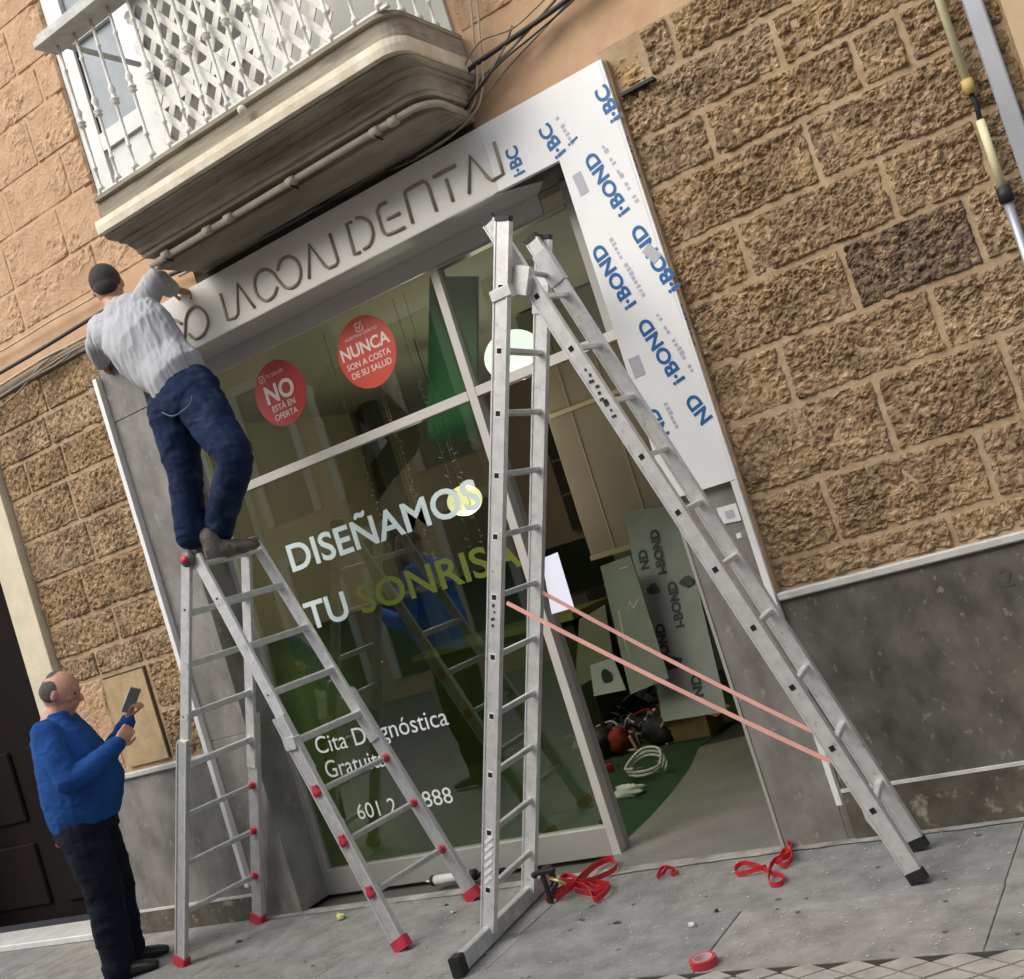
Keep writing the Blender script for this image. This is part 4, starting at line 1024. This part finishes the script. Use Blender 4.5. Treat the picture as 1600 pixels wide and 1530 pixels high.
# stabiliser bar
sa, sb = Vector((-1.085, -1.03, .045)), Vector((-1.185, -.075, .045))
MB().beam(sa, sb, (1, 0, 0), .020, .036, .004).build('stabiliser_bar', ALU_D, L2)
for a, c_ in ((sa, sb), (sb, sa)):
    d = (a - c_).normalized(); MB().beam(a + d * -.03, a + d * .025, (1, 0, 0), .025, .042, .006).build('end_cap', BLACK, L2)
for a, b_ in ((rnb, rnt), (rfb, rft)):
    d = (b_ - a).normalized(); MB().beam(a - d * .012, a + d * .03, (1, 0, 0), .036, .017, .005).build('rubber_foot', BLACK, L2)
MB().prism([along(rnb, rnt, .36) + Vector((-.03, .02, 0)), along(rnb, rnt, .24) + Vector((-.06, .02, 0)), along(rnb, rnt, .17) + Vector((-.05, .02, 0)), along(rnb, rnt, .20) + Vector((.0, .02, 0))], (0, .012, 0)).build('foot_bracket', ALU, L2)

# straps between the two halves
def strap(a, b_, label):
    a, b_ = Vector(a), Vector(b_); n = 24; ps = []
    for i in range(n + 1):
        t_ = i / n; ps.append(a.lerp(b_, t_) - Z_ * .025 * 4 * t_ * (1 - t_) * .5)
    b = MB(); b.v = []; 
    for p, q_ in zip(ps[:-1], ps[1:]): b.beam(p, q_, (0, 0, 1), .0085, .0018)
    tag(b.build('strap', PINK), label, 'strap', 'pink straps tied across the ladder')
sa_ = Y(792, 942, -.69); sb_ = Y(1298, 1190, -.58); strap(sa_, sb_, 'nearer pink strap tied across the two ladder halves')
sa_ = Y(846, 925, -.29); sb_ = Y(1268, 1142, -.26); strap(sa_, sb_, 'farther pink strap tied across the two ladder halves')
sp = Y(1276, 1150, -.20); sq = Y(1312, 1258, -.20)
o = MB().beam(sp, sq, (1, 0, 0), .012, .004).build('plastic_strip', TRIMW); tag(o, 'short white plastic strip standing against the pilaster behind the ladder foot', 'strip')

# =================================================================== THINGS ON THE PAVEMENT
def ribbon(name, pts, m, label, cat, wv=.012, z=.004):
    t = pts; b = MB(); n = len(t)
    for p, q_ in zip(t[:-1], t[1:]): b.beam(p, q_, (0, 0, 1), wv, .0012)
    o = b.build(name, m); return tag(o, label, cat)
def loops(cpx, spec, z=.012):
    """chains of ground pixels lifted a little so the webbing stands on edge"""
    out = []
    for chain in spec:
        ps = [G(a, b) + Z_ * (z + zz) for a, b, zz in chain]
        out += [catmull(ps, 6)]
    return out
def straps(name, spec, label, wv=.010):
    b = MB()
    for ch_ in loops(None, spec):
        for p, q_ in zip(ch_[:-1], ch_[1:]):
            if (q_ - p).length > 1e-4: b.beam(p, q_, (0, 0, 1), wv, .0015)
    tag(b.build(name, REDT), label, 'strap', 'red straps dropped on the pavement')
straps('strap_tangle', [[(855, 1412, 0), (880, 1400, .01), (910, 1385, .02), (935, 1362, .02), (958, 1352, .015), (965, 1362, .01), (945, 1375, .01), (915, 1388, .02), (880, 1385, .02), (888, 1372, .0), (910, 1382, .01), (935, 1392, 0), (955, 1388, .01), (948, 1402, .01), (930, 1410, .0), (920, 1395, .01), (895, 1392, .02), (865, 1405, .01)],
                        [(900, 1395, .0), (925, 1400, .0), (945, 1395, .0), (950, 1385, .0), (930, 1383, .0), (905, 1392, .01)],
                        [(870, 1408, .0), (895, 1398, .02), (915, 1380, .03), (940, 1357, .02), (962, 1350, .02)]], 'large tangle of red strap beside the foot bar of the double ladder', .012)
straps('strap_scrap', [[(1028, 1376, 0), (1040, 1370, .01), (1045, 1363, .01), (1055, 1362, 0), (1050, 1370, 0), (1062, 1367, 0)], [(1028, 1374, 0), (1036, 1364, .01), (1046, 1362, .01)]], 'small scrap of red strap alone on the pavement', .008)
straps('strap_tangle', [[(1200, 1362, .01), (1180, 1368, .01), (1155, 1370, 0), (1150, 1362, 0), (1165, 1356, .01), (1190, 1362, .01), (1205, 1368, 0), (1226, 1374, 0), (1222, 1385, 0), (1205, 1386, 0), (1204, 1372, .01), (1212, 1358, .02), (1226, 1350, .02), (1238, 1345, .02), (1240, 1330, .02), (1234, 1326, .01), (1238, 1340, .0), (1228, 1356, .03), (1214, 1356, .01)],
                        [(1216, 1352, 0), (1232, 1342, .03), (1242, 1350, .02), (1226, 1358, .0), (1216, 1350, .02)]], 'looped red strap near the pilaster foot in the doorway', .010)
c = G(1101, 1508); tr = thing('tape_roll', c, 'red roll of tape lying on the pavement near the diamond pavers', 'tape roll')
b = MB(); n = 28; vs = []
for r_, z in ((.036, 0), (.050, 0), (.050, .026), (.036, .026)):
    vs += [(c.x + r_ * math.cos(2 * math.pi * k_ / n), c.y + r_ * math.sin(2 * math.pi * k_ / n), .001 + z) for k_ in range(n)]
b.add(vs, [(i * n + j, i * n + (j + 1) % n, ((i + 1) % 4) * n + (j + 1) % n, ((i + 1) % 4) * n + j) for i in range(4) for j in range(n)]); b.build('tape', REDP, tr)
b = MB(); vs = []
for r_, z in ((.033, .0), (.0355, .0), (.0355, .0275), (.033, .0275)):
    vs += [(c.x + r_ * math.cos(2 * math.pi * k_ / n), c.y + r_ * math.sin(2 * math.pi * k_ / n), .001 + z) for k_ in range(n)]
b.add(vs, [(i * n + j, i * n + (j + 1) % n, ((i + 1) % 4) * n + (j + 1) % n, ((i + 1) % 4) * n + j) for i in range(4) for j in range(n)]); b.build('tape_core', mat('pink_card_core', (.65, .45, .45), .7), tr)
# sealant gun
a, b_ = G(680, 1385), G(800, 1368); a.z = b_.z = .032; d = (b_ - a).normalized()
sg2 = thing('sealant_gun', (a.x, a.y, 0), 'white sealant tube in a black gun lying behind the ladders', 'sealant gun')
MB().tube([a, a + d * .26], .026, 14).build('sealant_tube', WPLASTIC, sg2)
MB().tube([a - d * .006, a + d * .014], .029, 14).build('gun_ring', BLACK, sg2)
MB().tube([a - d * .05, a - d * .006], .006, 8, rad=[.003, .009]).build('nozzle', TRIMW, sg2)
MB().tube([a + d * .255, a + d * .285], .029, 14).build('gun_ring', BLACK, sg2)
b = MB(); b.tube([a + d * .28, a + d * .50], .005, 8); b.beam(a + d * .285, a + d * .285 + Vector((.06, .06, -.02)), (0, 0, 1), .010, .012, .003); b.beam(a + d * .33, a + d * .36 + Vector((.05, .09, -.02)), (0, 0, 1), .006, .010)
b.build('gun_handle', BLACK, sg2)
# clamp / grip tool
c = G(862, 1412); hm = thing('clamp_tool', c, 'black bar clamp with brass screw standing on the end of the ladder foot bar', 'clamp')
b = MB(); b.beam(c + Vector((0, 0, .003)), c + Vector((.0, 0, .15)), (1, 0, 0), .010, .008, .002); b.beam(c + Vector((-.04, 0, .145)), c + Vector((.06, 0, .150)), (0, 0, 1), .010, .012, .003)
b.ell(c + Vector((-.045, 0, .14)), (.018, .014, .016)); b.ell(c + Vector((.055, .0, .152)), (.02, .014, .014)); b.build('clamp_body', BLACK, hm)
MB().tube([c + Vector((.04, -.01, .12)), c + Vector((.115, -.01, .085))], .009, 10).build('clamp_screw', mat('brass', (.5, .36, .12), .35, metal=.8), hm)
MB().tube([c + Vector((.03, -.012, .05)), c + Vector((.07, -.01, .10))], .012, 8).build('clamp_grip', BLACK, hm)
def scrap(px, r, m, label, seed, h=.02):
    c = G(*px); lump((c.x, c.y, h * .5), (r, r * .7, h), m, 'litter_scrap', label, 'litter', seed, .8, grp='litter on the pavement')
scrap((534, 1437), .026, mat('yellow_paper', (.62, .60, .22), .7), 'crumpled yellow paper scrap between the ladders', 31, .022)
scrap((1083, 1448), .016, WPLASTIC, 'small pale pebble on the joint between two slabs', 33, .013)
scrap((1120, 1425), .010, BLACK, 'tiny black chip on the joint left of the red straps', 35, .007)
scrap((965, 1443), .014, mat('brown_leaf', (.07, .06, .04), .8), 'dry brown leaf in front of the red tangle', 37, .006)
scrap((708, 1427), .013, WPLASTIC, 'white crumb near the nearest ladder foot', 38, .008)
scrap((373, 1472), .02, mat('brown_leaf2', (.12, .09, .06), .8), 'brown leaf by the back foot of the folding ladder', 39, .006)
scrap((697, 1415), .012, mat('brown_leaf3', (.08, .07, .05), .8), 'dark leaf beside the white crumb', 41, .005)
# fine debris
db = MB()
for _ in range(420):
    x, y = random.uniform(-3.4, 1.3), random.uniform(-1.15, -.02); s = random.uniform(.0015, .006)
    a_ = random.uniform(0, 3); db.prism([(x + s * math.cos(a_ + q_), y + s * math.sin(a_ + q_) * .8, .0015) for q_ in (0, 1.7, 3.4, 4.9)], (0, 0, random.uniform(.001, .004)))
tag(db.build('plaster_crumbs', mat('pale_crumbs', (.55, .55, .52), .9), kind='stuff'))
for px_, rr, lb in (((960, 1536), .12, 'white paper sheet at the bottom edge of the pavement'), ((1180, 1534), .10, 'white paper sheet beside the small diamond pavers')):
    c = G(*px_); n = 14
    ps = [(c.x + rr * math.cos(2 * math.pi * k_ / n) * random.uniform(.85, 1.1), c.y - .04 + rr * .45 * math.sin(2 * math.pi * k_ / n), .0025) for k_ in range(n)]
    o = MB().prism(ps, (0, 0, .0012)).build('paper_sheet', PAPER if False else TRIMW); tag(o, lb, 'paper')

# =================================================================== PEOPLE
def remesh(parts, voxel, name, m, parent, smooth_it=6, wr=None):
    b = MB()
    for q_ in parts: b.add(q_.v, q_.f, True)
    L = rootloc(parent) if parent else Vector((0, 0, 0))
    me = bpy.data.meshes.new(name); me.from_pydata([Vector(v) - L for v in b.v], [], b.f)
    o = bpy.data.objects.new(name, me); COL.objects.link(o)
    md = o.modifiers.new('r', 'REMESH'); md.mode = 'VOXEL'; md.voxel_size = voxel; md.use_smooth_shade = True
    if smooth_it:
        ms = o.modifiers.new('s', 'SMOOTH'); ms.factor = .5; ms.iterations = smooth_it
    bpy.context.view_layer.update()
    me2 = bpy.data.meshes.new_from_object(o.evaluated_get(bpy.context.evaluated_depsgraph_get()))
    o.modifiers.clear(); o.data = me2; bpy.data.meshes.remove(me)
    if wr: wr(me2)
    me2.materials.clear(); me2.materials.append(m)
    me2.polygons.foreach_set('use_smooth', [True] * len(me2.polygons))
    o.parent = parent; me2.name = name
    return o
def cap_tube(pts, rad, n=16):
    """tube with rounded ends"""
    pts = [Vector(p) for p in pts]
    if len(pts) > 2: 
        P_ = catmull(pts, 4); rr = []
        m_ = len(pts) - 1
        for i in range(len(P_)):
            t_ = i / 4; k_ = min(int(t_), m_ - 1); rr.append(rad[k_] + (rad[k_ + 1] - rad[k_]) * (t_ - k_))
    else: P_, rr = pts, list(rad)
    b = MB(); b.tube(P_, 1, n, True, rr); b.ell(P_[0], (rr[0],) * 3, n, 8); b.ell(P_[-1], (rr[-1],) * 3, n, 8)
    return b
def loft(secs, n=24):
    """sections: centre, side axis*half width, front axis*half depth"""
    b = MB(); vs = []
    for c_, u, v in secs:
        c_ = Vector(c_); u = Vector(u); v = Vector(v)
        for j in range(n):
            a = 2 * math.pi * j / n; vs.append(c_ + u * math.cos(a) + v * math.sin(a))
    m_ = len(secs)
    fs = [(k_ * n + j, k_ * n + (j + 1) % n, (k_ + 1) * n + (j + 1) % n, (k_ + 1) * n + j) for k_ in range(m_ - 1) for j in range(n)]
    fs += [tuple(range(n))[::-1], tuple(range((m_ - 1) * n, m_ * n))]
    b.add(vs, fs, True); bm = bmesh.new(); me = bpy.data.meshes.new('x'); me.from_pydata(b.v, [], b.f); bm.from_mesh(me); bmesh.ops.recalc_face_normals(bm, faces=bm.faces)
    b2 = MB(); b2.add([v.co.copy() for v in bm.verts], [tuple(v.index for v in f.verts) for f in bm.faces], True); bm.free(); bpy.data.meshes.remove(me)
    return b2
def hand(wrist, d, palm_n, size=1.0, curl=.5, thumb_side=1):
    """wrist point, direction of the fingers, palm normal (side the fingers curl to)"""
    d = Vector(d).normalized(); nrm = Vector(palm_n); nrm = (nrm - d * nrm.dot(d)).normalized(); s = d.cross(nrm).normalized() * thumb_side
    W_ = Vector(wrist); S = size; out = []
    out.append(loft([(W_ - d * .02, s * .026 * S, nrm * .02 * S), (W_ + d * .02 * S, s * .034 * S, nrm * .017 * S), (W_ + d * .06 * S, s * .042 * S, nrm * .016 * S), (W_ + d * .09 * S, s * .041 * S, nrm * .013 * S)]))
    for i, (o_, L_) in enumerate(((.030, .070), (.010, .080), (-.010, .075), (-.029, .058))):
        p0 = W_ + d * .085 * S + s * o_ * S; ang = 0; dd = d.copy(); pts_ = [p0]
        for j, fr_ in enumerate((.45, .30, .25)):
            ang += curl * (.9, 1.1, .8)[j]
            dd = (d * math.cos(ang) + nrm * math.sin(ang))
            pts_.append(pts_[-1] + dd * L_ * S * fr_)
        out.append(cap_tube(pts_, [.0095 * S, .009 * S, .0085 * S, .0075 * S], 10))
    t0 = W_ + d * .025 * S + s * .03 * S
    out.append(cap_tube([t0, t0 + (s * .8 + d * .6 + nrm * .25) * .03 * S, t0 + (s * .8 + d * 1.4 + nrm * .8) * .04 * S], [.013 * S, .011 * S, .009 * S], 10))
    return out
def head_parts(c_, f, up, s=1.0):
    """c_ centre of the skull, f facing, up"""
    f = Vector(f).normalized(); up = Vector(up).normalized(); up = (up - f * up.dot(f)).normalized(); sd = f.cross(up)
    rot = Matrix((f, sd, up)).transposed(); c_ = Vector(c_); P_ = lambda a, b_, z: c_ + (f * a + sd * b_ + up * z) * s
    out = [MB().ell(c_, (.098 * s, .078 * s, .105 * s), 24, 16, rot), MB().ell(P_(.03, 0, -.055), (.068 * s, .058 * s, .068 * s), 20, 12, rot), MB().ell(P_(.05, 0, -.095), (.038 * s, .036 * s, .028 * s), 16, 10, rot),
           MB().ell(P_(.088, 0, -.045), (.018 * s, .024 * s, .012 * s), 12, 8, rot), MB().ell(P_(.086, 0, -.060), (.016 * s, .022 * s, .010 * s), 12, 8, rot),
           MB().ell(P_(.082, 0, .022), (.016 * s, .045 * s, .012 * s), 12, 8, rot)]
    out.append(cap_tube([P_(.088, 0, .012), P_(.104, 0, -.012), P_(.112, 0, -.026)], [.009 * s, .011 * s, .014 * s], 10))
    for q_ in (-1, 1):
        out.append(MB().ell(P_(-.008, q_ * .080, -.015), (.018 * s, .010 * s, .030 * s), 12, 8, rot))
        out.append(MB().ell(P_(.055, q_ * .042, -.025), (.026 * s, .022 * s, .024 * s), 12, 8, rot))
    return out, P_, rot
def wrinkle(amp, fr_, seed, direction=(1, 1, 3)):
    def f(me):
        n = len(me.vertices); co = np.empty(n * 3); me.vertices.foreach_get('co', co); co = co.reshape(-1, 3)
        no = np.empty(n * 3); me.vertices.foreach_get('normal', no); no = no.reshape(-1, 3)
        a, b_, c_ = co[:, 0] * direction[0], co[:, 1] * direction[1], co[:, 2] * direction[2]
        w1 = fbm(a * fr_ + b_ * fr_ * .7 + 50, c_ * fr_ + b_ * fr_ * .5 + 50, seed, 3)
        h = 1 - np.abs(w1 - .5) * 5; h = np.clip(h, -.3, 1)
        co = co + no * (h * amp)[:, None]
        me.vertices.foreach_set('co', co.reshape(-1)); me.update()
    return f

def standing_man(name_loc, yaw, label, scale=1.0, arms='typing', hair=HAIRG, hidden=False):
    cloth = mat('brightened_blue_jumper', (.04, .20, .80), .9, var=.2) if hidden else BLUEJ  # reflected figure gets a brightened jumper colour so it shows in the glass
    L = Vector(name_loc); t = thing('person', L, label, 'person')
    cy_, sy_ = math.cos(yaw), math.sin(yaw)
    def T(x, y, z): return L + Vector((x * cy_ - y * sy_, x * sy_ + y * cy_, z)) * scale
    def D(x, y, z): return Vector((x * cy_ - y * sy_, x * sy_ + y * cy_, z))
    fw, sd = D(1, 0, 0), D(0, 1, 0); vox = .012 if hidden else .0065
    # arms
    shL, elL, wrL = (-.01, .20, 1.405), (.10, .27, 1.14), (.335, .13, 1.325)
    shR, elR, wrR = (-.01, -.20, 1.405), (.07, -.30, 1.13), (.325, -.16, 1.235)
    sweater = [loft([(T(.0, 0, .86), sd * .20, fw * .180), (T(.015, 0, .95), sd * .22, fw * .210), (T(.035, 0, 1.06), sd * .235, fw * .230), (T(.03, 0, 1.17), sd * .232, fw * .212), (T(.01, 0, 1.28), sd * .225, fw * .18),
                     (T(-.01, 0, 1.38), sd * .205, fw * .145), (T(-.01, 0, 1.44), sd * .15, fw * .095), (T(.0, 0, 1.475), sd * .090, fw * .085), (T(.012, 0, 1.50), sd * .078, fw * .078)]),
               cap_tube([T(*shL), T(.05, .26, 1.27), T(*elL)], [.078, .070, .062]), cap_tube([T(*elL), T(.20, .22, 1.21), T(*wrL)], [.062, .055, .042]),
               cap_tube([T(*shR), T(.03, -.265, 1.27), T(*elR)], [.080, .076, .068]), cap_tube([T(*elR), T(.19, -.25, 1.165), T(*wrR)], [.068, .060, .045])]
    jm = remesh(sweater, vox, 'jumper', cloth, t, 5, wrinkle(.006, 6, 3, (1.2, 1.2, 1.8)))
    tro = [loft([(T(-.005, 0, .80), sd * .20, fw * .168), (T(0, 0, .90), sd * .198, fw * .172), (T(0, 0, .955), sd * .19, fw * .165)])]
    for q_ in (-1, 1):
        tro.append(cap_tube([T(-.005, q_ * .095, .84), T(.01, q_ * .105, .66), T(.02, q_ * .105, .47), T(.0, q_ * .11, .28), T(-.015, q_ * .11, .06)], [.125, .116, .102, .094, .086]))
    remesh(tro, vox, 'trousers', DARKT, t, 5, wrinkle(.008, 5, 13, (1.0, 1.0, 2.0)))
    # body: head, neck, forearms and hands in one surface
    hp_, P_, rot = head_parts(T(.065, 0, 1.605), D(1, 0, -.42), D(.3, 0, 1), 1.08)
    bod = hp_ + [cap_tube([T(.0, 0, 1.44), T(.03, 0, 1.52), T(.06, 0, 1.58)], [.066, .062, .066]),
                 cap_tube([T(0, 0, 1.45), T(0, 0, 1.0)], [.09, .12])]
    for a, b_, c_ in ((shL, elL, wrL), (shR, elR, wrR)): bod.append(cap_tube([T(*a), T(*b_), T(*c_)], [.05, .045, .031]))
    for q_ in (-1, 1): bod.append(cap_tube([T(0, q_ * .08, 1.0), T(.01, q_ * .1, .5), T(-.01, q_ * .11, .07)], [.09, .06, .045]))
    bod += hand(T(*wrL), D(.55, -.12, .85), D(.65, -.1, -.35), 1.0, .75, 1)
    bod += hand(T(*wrR), D(.75, .2, .5), D(-.2, .8, .2), 1.0, .95, -1)
    remesh(bod, .0075 if hidden else .005, 'body', SKIN, t, 2)
    # hair: band round the back of a bald head
    b = MB()
    for q_ in (-1, 1):
        b.ell(P_(-.035, q_ * .056, .0), (.064, .034, .062), 16, 10, rot)
    b.ell(P_(-.062, 0, .005), (.045, .060, .062), 16, 10, rot); b.ell(P_(-.03, 0, .062), (.055, .05, .045), 16, 10, rot)
    remesh([b], .006, 'hair', hair, t, 3)
    e = MB()
    for q_ in (-1, 1): e.ell(P_(.080, q_ * .032, .002), (.012, .013, .010), 10, 8, rot)
    e.build('eyes', EYEW, t)
    for q_ in (-1, 1):
        s_ = remesh([loft([(T(-.085, q_ * .115, .045), sd * .035, D(0, 0, 1) * .04), (T(-.03, q_ * .115, .05), sd * .042, D(0, 0, 1) * .048), (T(.06, q_ * .12, .042), sd * .046, D(0, 0, 1) * .040), (T(.15, q_ * .125, .032), sd * .046, D(0, 0, 1) * .030), (T(.195, q_ * .125, .024), sd * .03, D(0, 0, 1) * .020)])], .008, 'shoe', BLKSHOE, t, 3)
    # phone: a thing of its own in the left hand
    pc = T(.40, .085, 1.435); u = D(.60, .0, .8).normalized(); v = D(.81, .55, -.02).normalized()
    n = u.cross(v)
    ph = thing('mobile_phone', pc, 'grey mobile phone in the ' + ('raised hand of the standing man' if not hidden else 'hand of the man seen only in the window reflection'), 'phone')
    MB().beam(pc - u * .075, pc + u * .075, v, .036, .0045, .002).build('phone_body', mat('phone_edge', (.4, .4, .42), .3, metal=.5), ph)
    v = (v - u * v.dot(u)).normalized(); n = u.cross(v); n = n if n.y < 0 else -n
    MB().beam(pc - u * .070 + n * .0048, pc + u * .070 + n * .0048, v, .033, .0006).build('phone_screen', PHONE, ph)
    if not hidden:
        cb = T(-.140, -.075, .80); remesh([MB().ell(cb, (.028, .03, .018)), MB().ell(cb + D(-.005, .03, .01), (.025, .02, .02))], .005, 'pocket_cloth', REDP, t, 1)
        # faded white print on the back of the jumper, following the cloth
        me = jm.data; b = MB(); back = -fw
        for pg in me.polygons:
            c_ = pg.center + L - L; q_ = pg.center
            loc_ = Vector(q_)
            fx, fy_ = loc_.dot(fw), loc_.dot(sd)
            if 1.13 < loc_.z < 1.36 and -.075 < fy_ < .045 and fx < -.08 and pg.normal.dot(back) > .3:
                if float(vn(fy_ * 55 + 5, loc_.z * 60, 3)) > .55:
                    b.add([me.vertices[i].co + L + me.vertices[i].normal * .0015 for i in pg.vertices], [tuple(range(len(pg.vertices)))])
        if b.v: b.build('back_print', TRIMW, t, kind='stuff')
    return t
standing_man((-3.715, -.60, 0), R(36), 'standing man in blue jumper and dark trousers looking at his phone by the doorway')
standing_man((-3.15, -1.9, 0), R(180 - 8), 'person in blue jumper holding a phone, seen only reflected in the window', 1.17, hair=HAIRB, hidden=True)

# --- worker on the ladder, back to the camera, leaning to the left
def worker():
    t = thing('person', (-2.35, -.36, 1.99), 'worker in light grey shirt and navy trousers standing on the folding ladder, arms raised', 'person')
    P_ = lambda a, b_, y: Y(a, b_, y)
    hip = P_(288, 612, -.40); wst = P_(275, 585, -.42); ch = P_(222, 528, -.42); shd = P_(192, 500, -.40); nk = P_(181, 478, -.38)
    sp_ = (shd - hip).normalized(); back = Vector((.30, -.95, 0)).normalized()
    sidev = back.cross(sp_).normalized()
    if sidev.x < 0: sidev = -sidev
    bk = sidev.cross(sp_).normalized()
    shirt = [loft([(hip + sp_ * .02, sidev * .165, bk * .125), (wst, sidev * .165, bk * .125), (hip.lerp(ch, .55), sidev * .175, bk * .125), (ch, sidev * .195, bk * .13), (ch.lerp(shd, .6), sidev * .20, bk * .115), (shd, sidev * .165, bk * .09), (nk, sidev * .07, bk * .065)])]
    # left arm: down and forward to the facade top corner
    sL = P_(160, 512, -.36); eL = P_(150, 545, -.22); wL = P_(158, 566, -.07)
    sR = P_(218, 482, -.38); eR = P_(244, 438, -.30); wR = P_(268, 452, -.12)
    shirt += [cap_tube([shd - sidev * .12, sL, eL], [.085, .072, .055]), cap_tube([eL, eL.lerp(wL, .5), wL], [.055, .050, .042]),
              cap_tube([shd + sidev * .08, sR, eR], [.085, .070, .062]), cap_tube([eR, eR.lerp(wR, .5), wR], [.062, .052, .042])]
    # loose hanging shirt front/left side
    shirt.append(cap_tube([P_(185, 515, -.36), P_(215, 560, -.36), P_(245, 590, -.38)], [.12, .12, .09]))
    remesh(shirt, .0065, 'shirt', SHIRT, t, 5, wrinkle(.0075, 7, 23, (2.2, 2, .6)))
    hl, kl, al = P_(268, 640, -.42), P_(288, 738, -.44), P_(299, 838, -.46)
    hr_, kr, ar = P_(312, 628, -.40), P_(367, 718, -.48), P_(342, 826, -.36)
    tro = [loft([(hip + sp_ * .06, sidev * .155, bk * .12), (hip, sidev * .170, bk * .135), (hip - sp_ * .07, sidev * .175, bk * .145), (hip - sp_ * .12, sidev * .15, bk * .13)]),
           cap_tube([hl, hl.lerp(kl, .5), kl, kl.lerp(al, .5), al], [.125, .112, .090, .083, .076]),
           cap_tube([hr_, hr_.lerp(kr, .5), kr, kr.lerp(ar, .5), ar], [.128, .112, .090, .083, .078])]
    remesh(tro, .0065, 'trousers', NAVY, t, 5, wrinkle(.007, 6, 29, (1.0, 1.0, 1.9)))
    bl = [loft([(hip + sp_ * .058, sidev * .160, bk * .126), (hip + sp_ * .092, sidev * .158, bk * .124)])]
    remesh(bl, .006, 'belt', mat('dark_belt', (.02, .022, .03), .6), t, 1)
    pk = MB()                                # back pocket outline
    pq = [P_(254, 645, -.555), P_(272, 650, -.56), P_(296, 633, -.56), P_(300, 618, -.555)]
    pk.tube(catmull(pq, 5), .0035, 6); pk.build('pocket_seam', mat('worn_seam', (.09, .11, .19), .8), t)
    hc = P_(168, 447, -.36)
    fdir = Vector((-.55, .75, -.25))
    hp_, PP, rot = head_parts(hc, fdir, Vector((-.1, 0, 1)))
    bod = hp_ + [cap_tube([nk - Vector((0,0,.03)), nk, hc + Vector((.01, 0, -.07))], [.05, .058, .058]), cap_tube([hip, shd], [.085, .06])]
    bod += [cap_tube([sL, eL, wL], [.045, .042, .032]), cap_tube([sR, eR, wR], [.045, .042, .032]), cap_tube([shd, sL], [.045, .045]), cap_tube([shd, sR], [.045, .045])]
    bod += [cap_tube([hip, hl, kl, al], [.1, .09, .06, .045]), cap_tube([hip, hr_, kr, ar], [.1, .09, .06, .045])]
    bod += hand(wL, (P_(156, 560, -.04) - wL) + Vector((0, .05, -.06)), Vector((.9, .3, 0)), .95, .8, 1)
    bod += hand(wR, Vector((.25, .8, -.25)), Vector((0, .2, -1)), .95, .7, 1)
    remesh(bod, .005, 'body', SKIN, t, 2)
    b = MB(); b.ell(PP(-.022, 0, .020), (.092, .084, .098), 20, 14, rot); b.ell(PP(-.055, 0, -.035), (.05, .065, .05), 16, 10, rot)
    remesh([b], .006, 'hair', HAIRB, t, 2)
    def shoe(hl_, to, m_, up_=Vector((0, 0, 1))):
        d = (to - hl_).normalized(); s_ = d.cross(up_).normalized()
        L_ = (to - hl_).length
        return remesh([loft([(hl_ + up_ * .035, s_ * .034, up_ * .045), (hl_ + d * L_ * .25 + up_ * .045, s_ * .040, up_ * .052), (hl_ + d * L_ * .6 + up_ * .030, s_ * .047, up_ * .038), (hl_ + d * L_ * .9 + up_ * .020, s_ * .045, up_ * .028), (to + up_ * .015, s_ * .028, up_ * .018)]),
                       cap_tube([hl_ + d * .05 + up_ * .05, hl_ + d * .045 + up_ * .12], [.045, .05])], .006, 'shoe', m_, t, 3, wrinkle(.003, 25, 41))
    z0 = 2.015
    h1 = P_(322, 872, -.47); h1.z = z0; t1 = P_(392, 866, -.30); t1.z = z0; shoe(h1, h1 + (t1 - h1).normalized() * .28, SHOE)
    h2 = P_(300, 872, -.46); h2 = Vector((al.x - .02, -.44, z0)); shoe(h2, h2 + Vector((.16, .20, 0)), SHOE)
worker()

# =================================================================== ACROSS THE STREET (seen in the glass)
wmesh = None
xx = -16.0
labels = ['cream house across the street with tall windows', 'ochre house across the street with tall windows', 'white house across the street with tall windows', 'brown house across the street with tall windows',
          'second cream house across the street, farther right', 'second ochre house across the street, farther right']
for k_, wd in enumerate((5.5, 4.5, 6, 5, 6, 5)):
    h = (7.4, 6.4, 7.9, 6.9, 7.6, 6.6)[k_]; yb = -8.2
    t = thing('town_house', (xx + wd / 2, yb, 0), labels[k_], 'house', 'houses across the street')
    MB().box(xx, xx + wd - .02, yb - 6, yb, 0, h).build('house_wall', OPP[k_ % 4], t)
    MB().box(xx, xx + wd - .02, yb + .002, yb + .18, h - .35, h - .1).build('cornice', OPP[2], t)
    nw = 3
    for fl in range(2):
        for i in range(nw):
            cx_ = xx + wd * (i + .5) / nw; z0 = .3 + fl * 2.75
            f_ = MB(); hw = .5; 
            for q_ in (-1, 1): f_.box(cx_ + q_ * hw - .07, cx_ + q_ * hw + .07, yb + .002, yb + .06, z0, z0 + 2.1)
            f_.box(cx_ - hw - .07, cx_ + hw + .07, yb + .003, yb + .07, z0 + 2.1, z0 + 2.25)
            fo = f_.build('window_frame', OPP[2], t)
            MB().box(cx_ - hw + .07, cx_ + hw - .07, yb + .002, yb + .02, z0, z0 + 2.1).build('pane', OPPW, fo)
    xx += wd
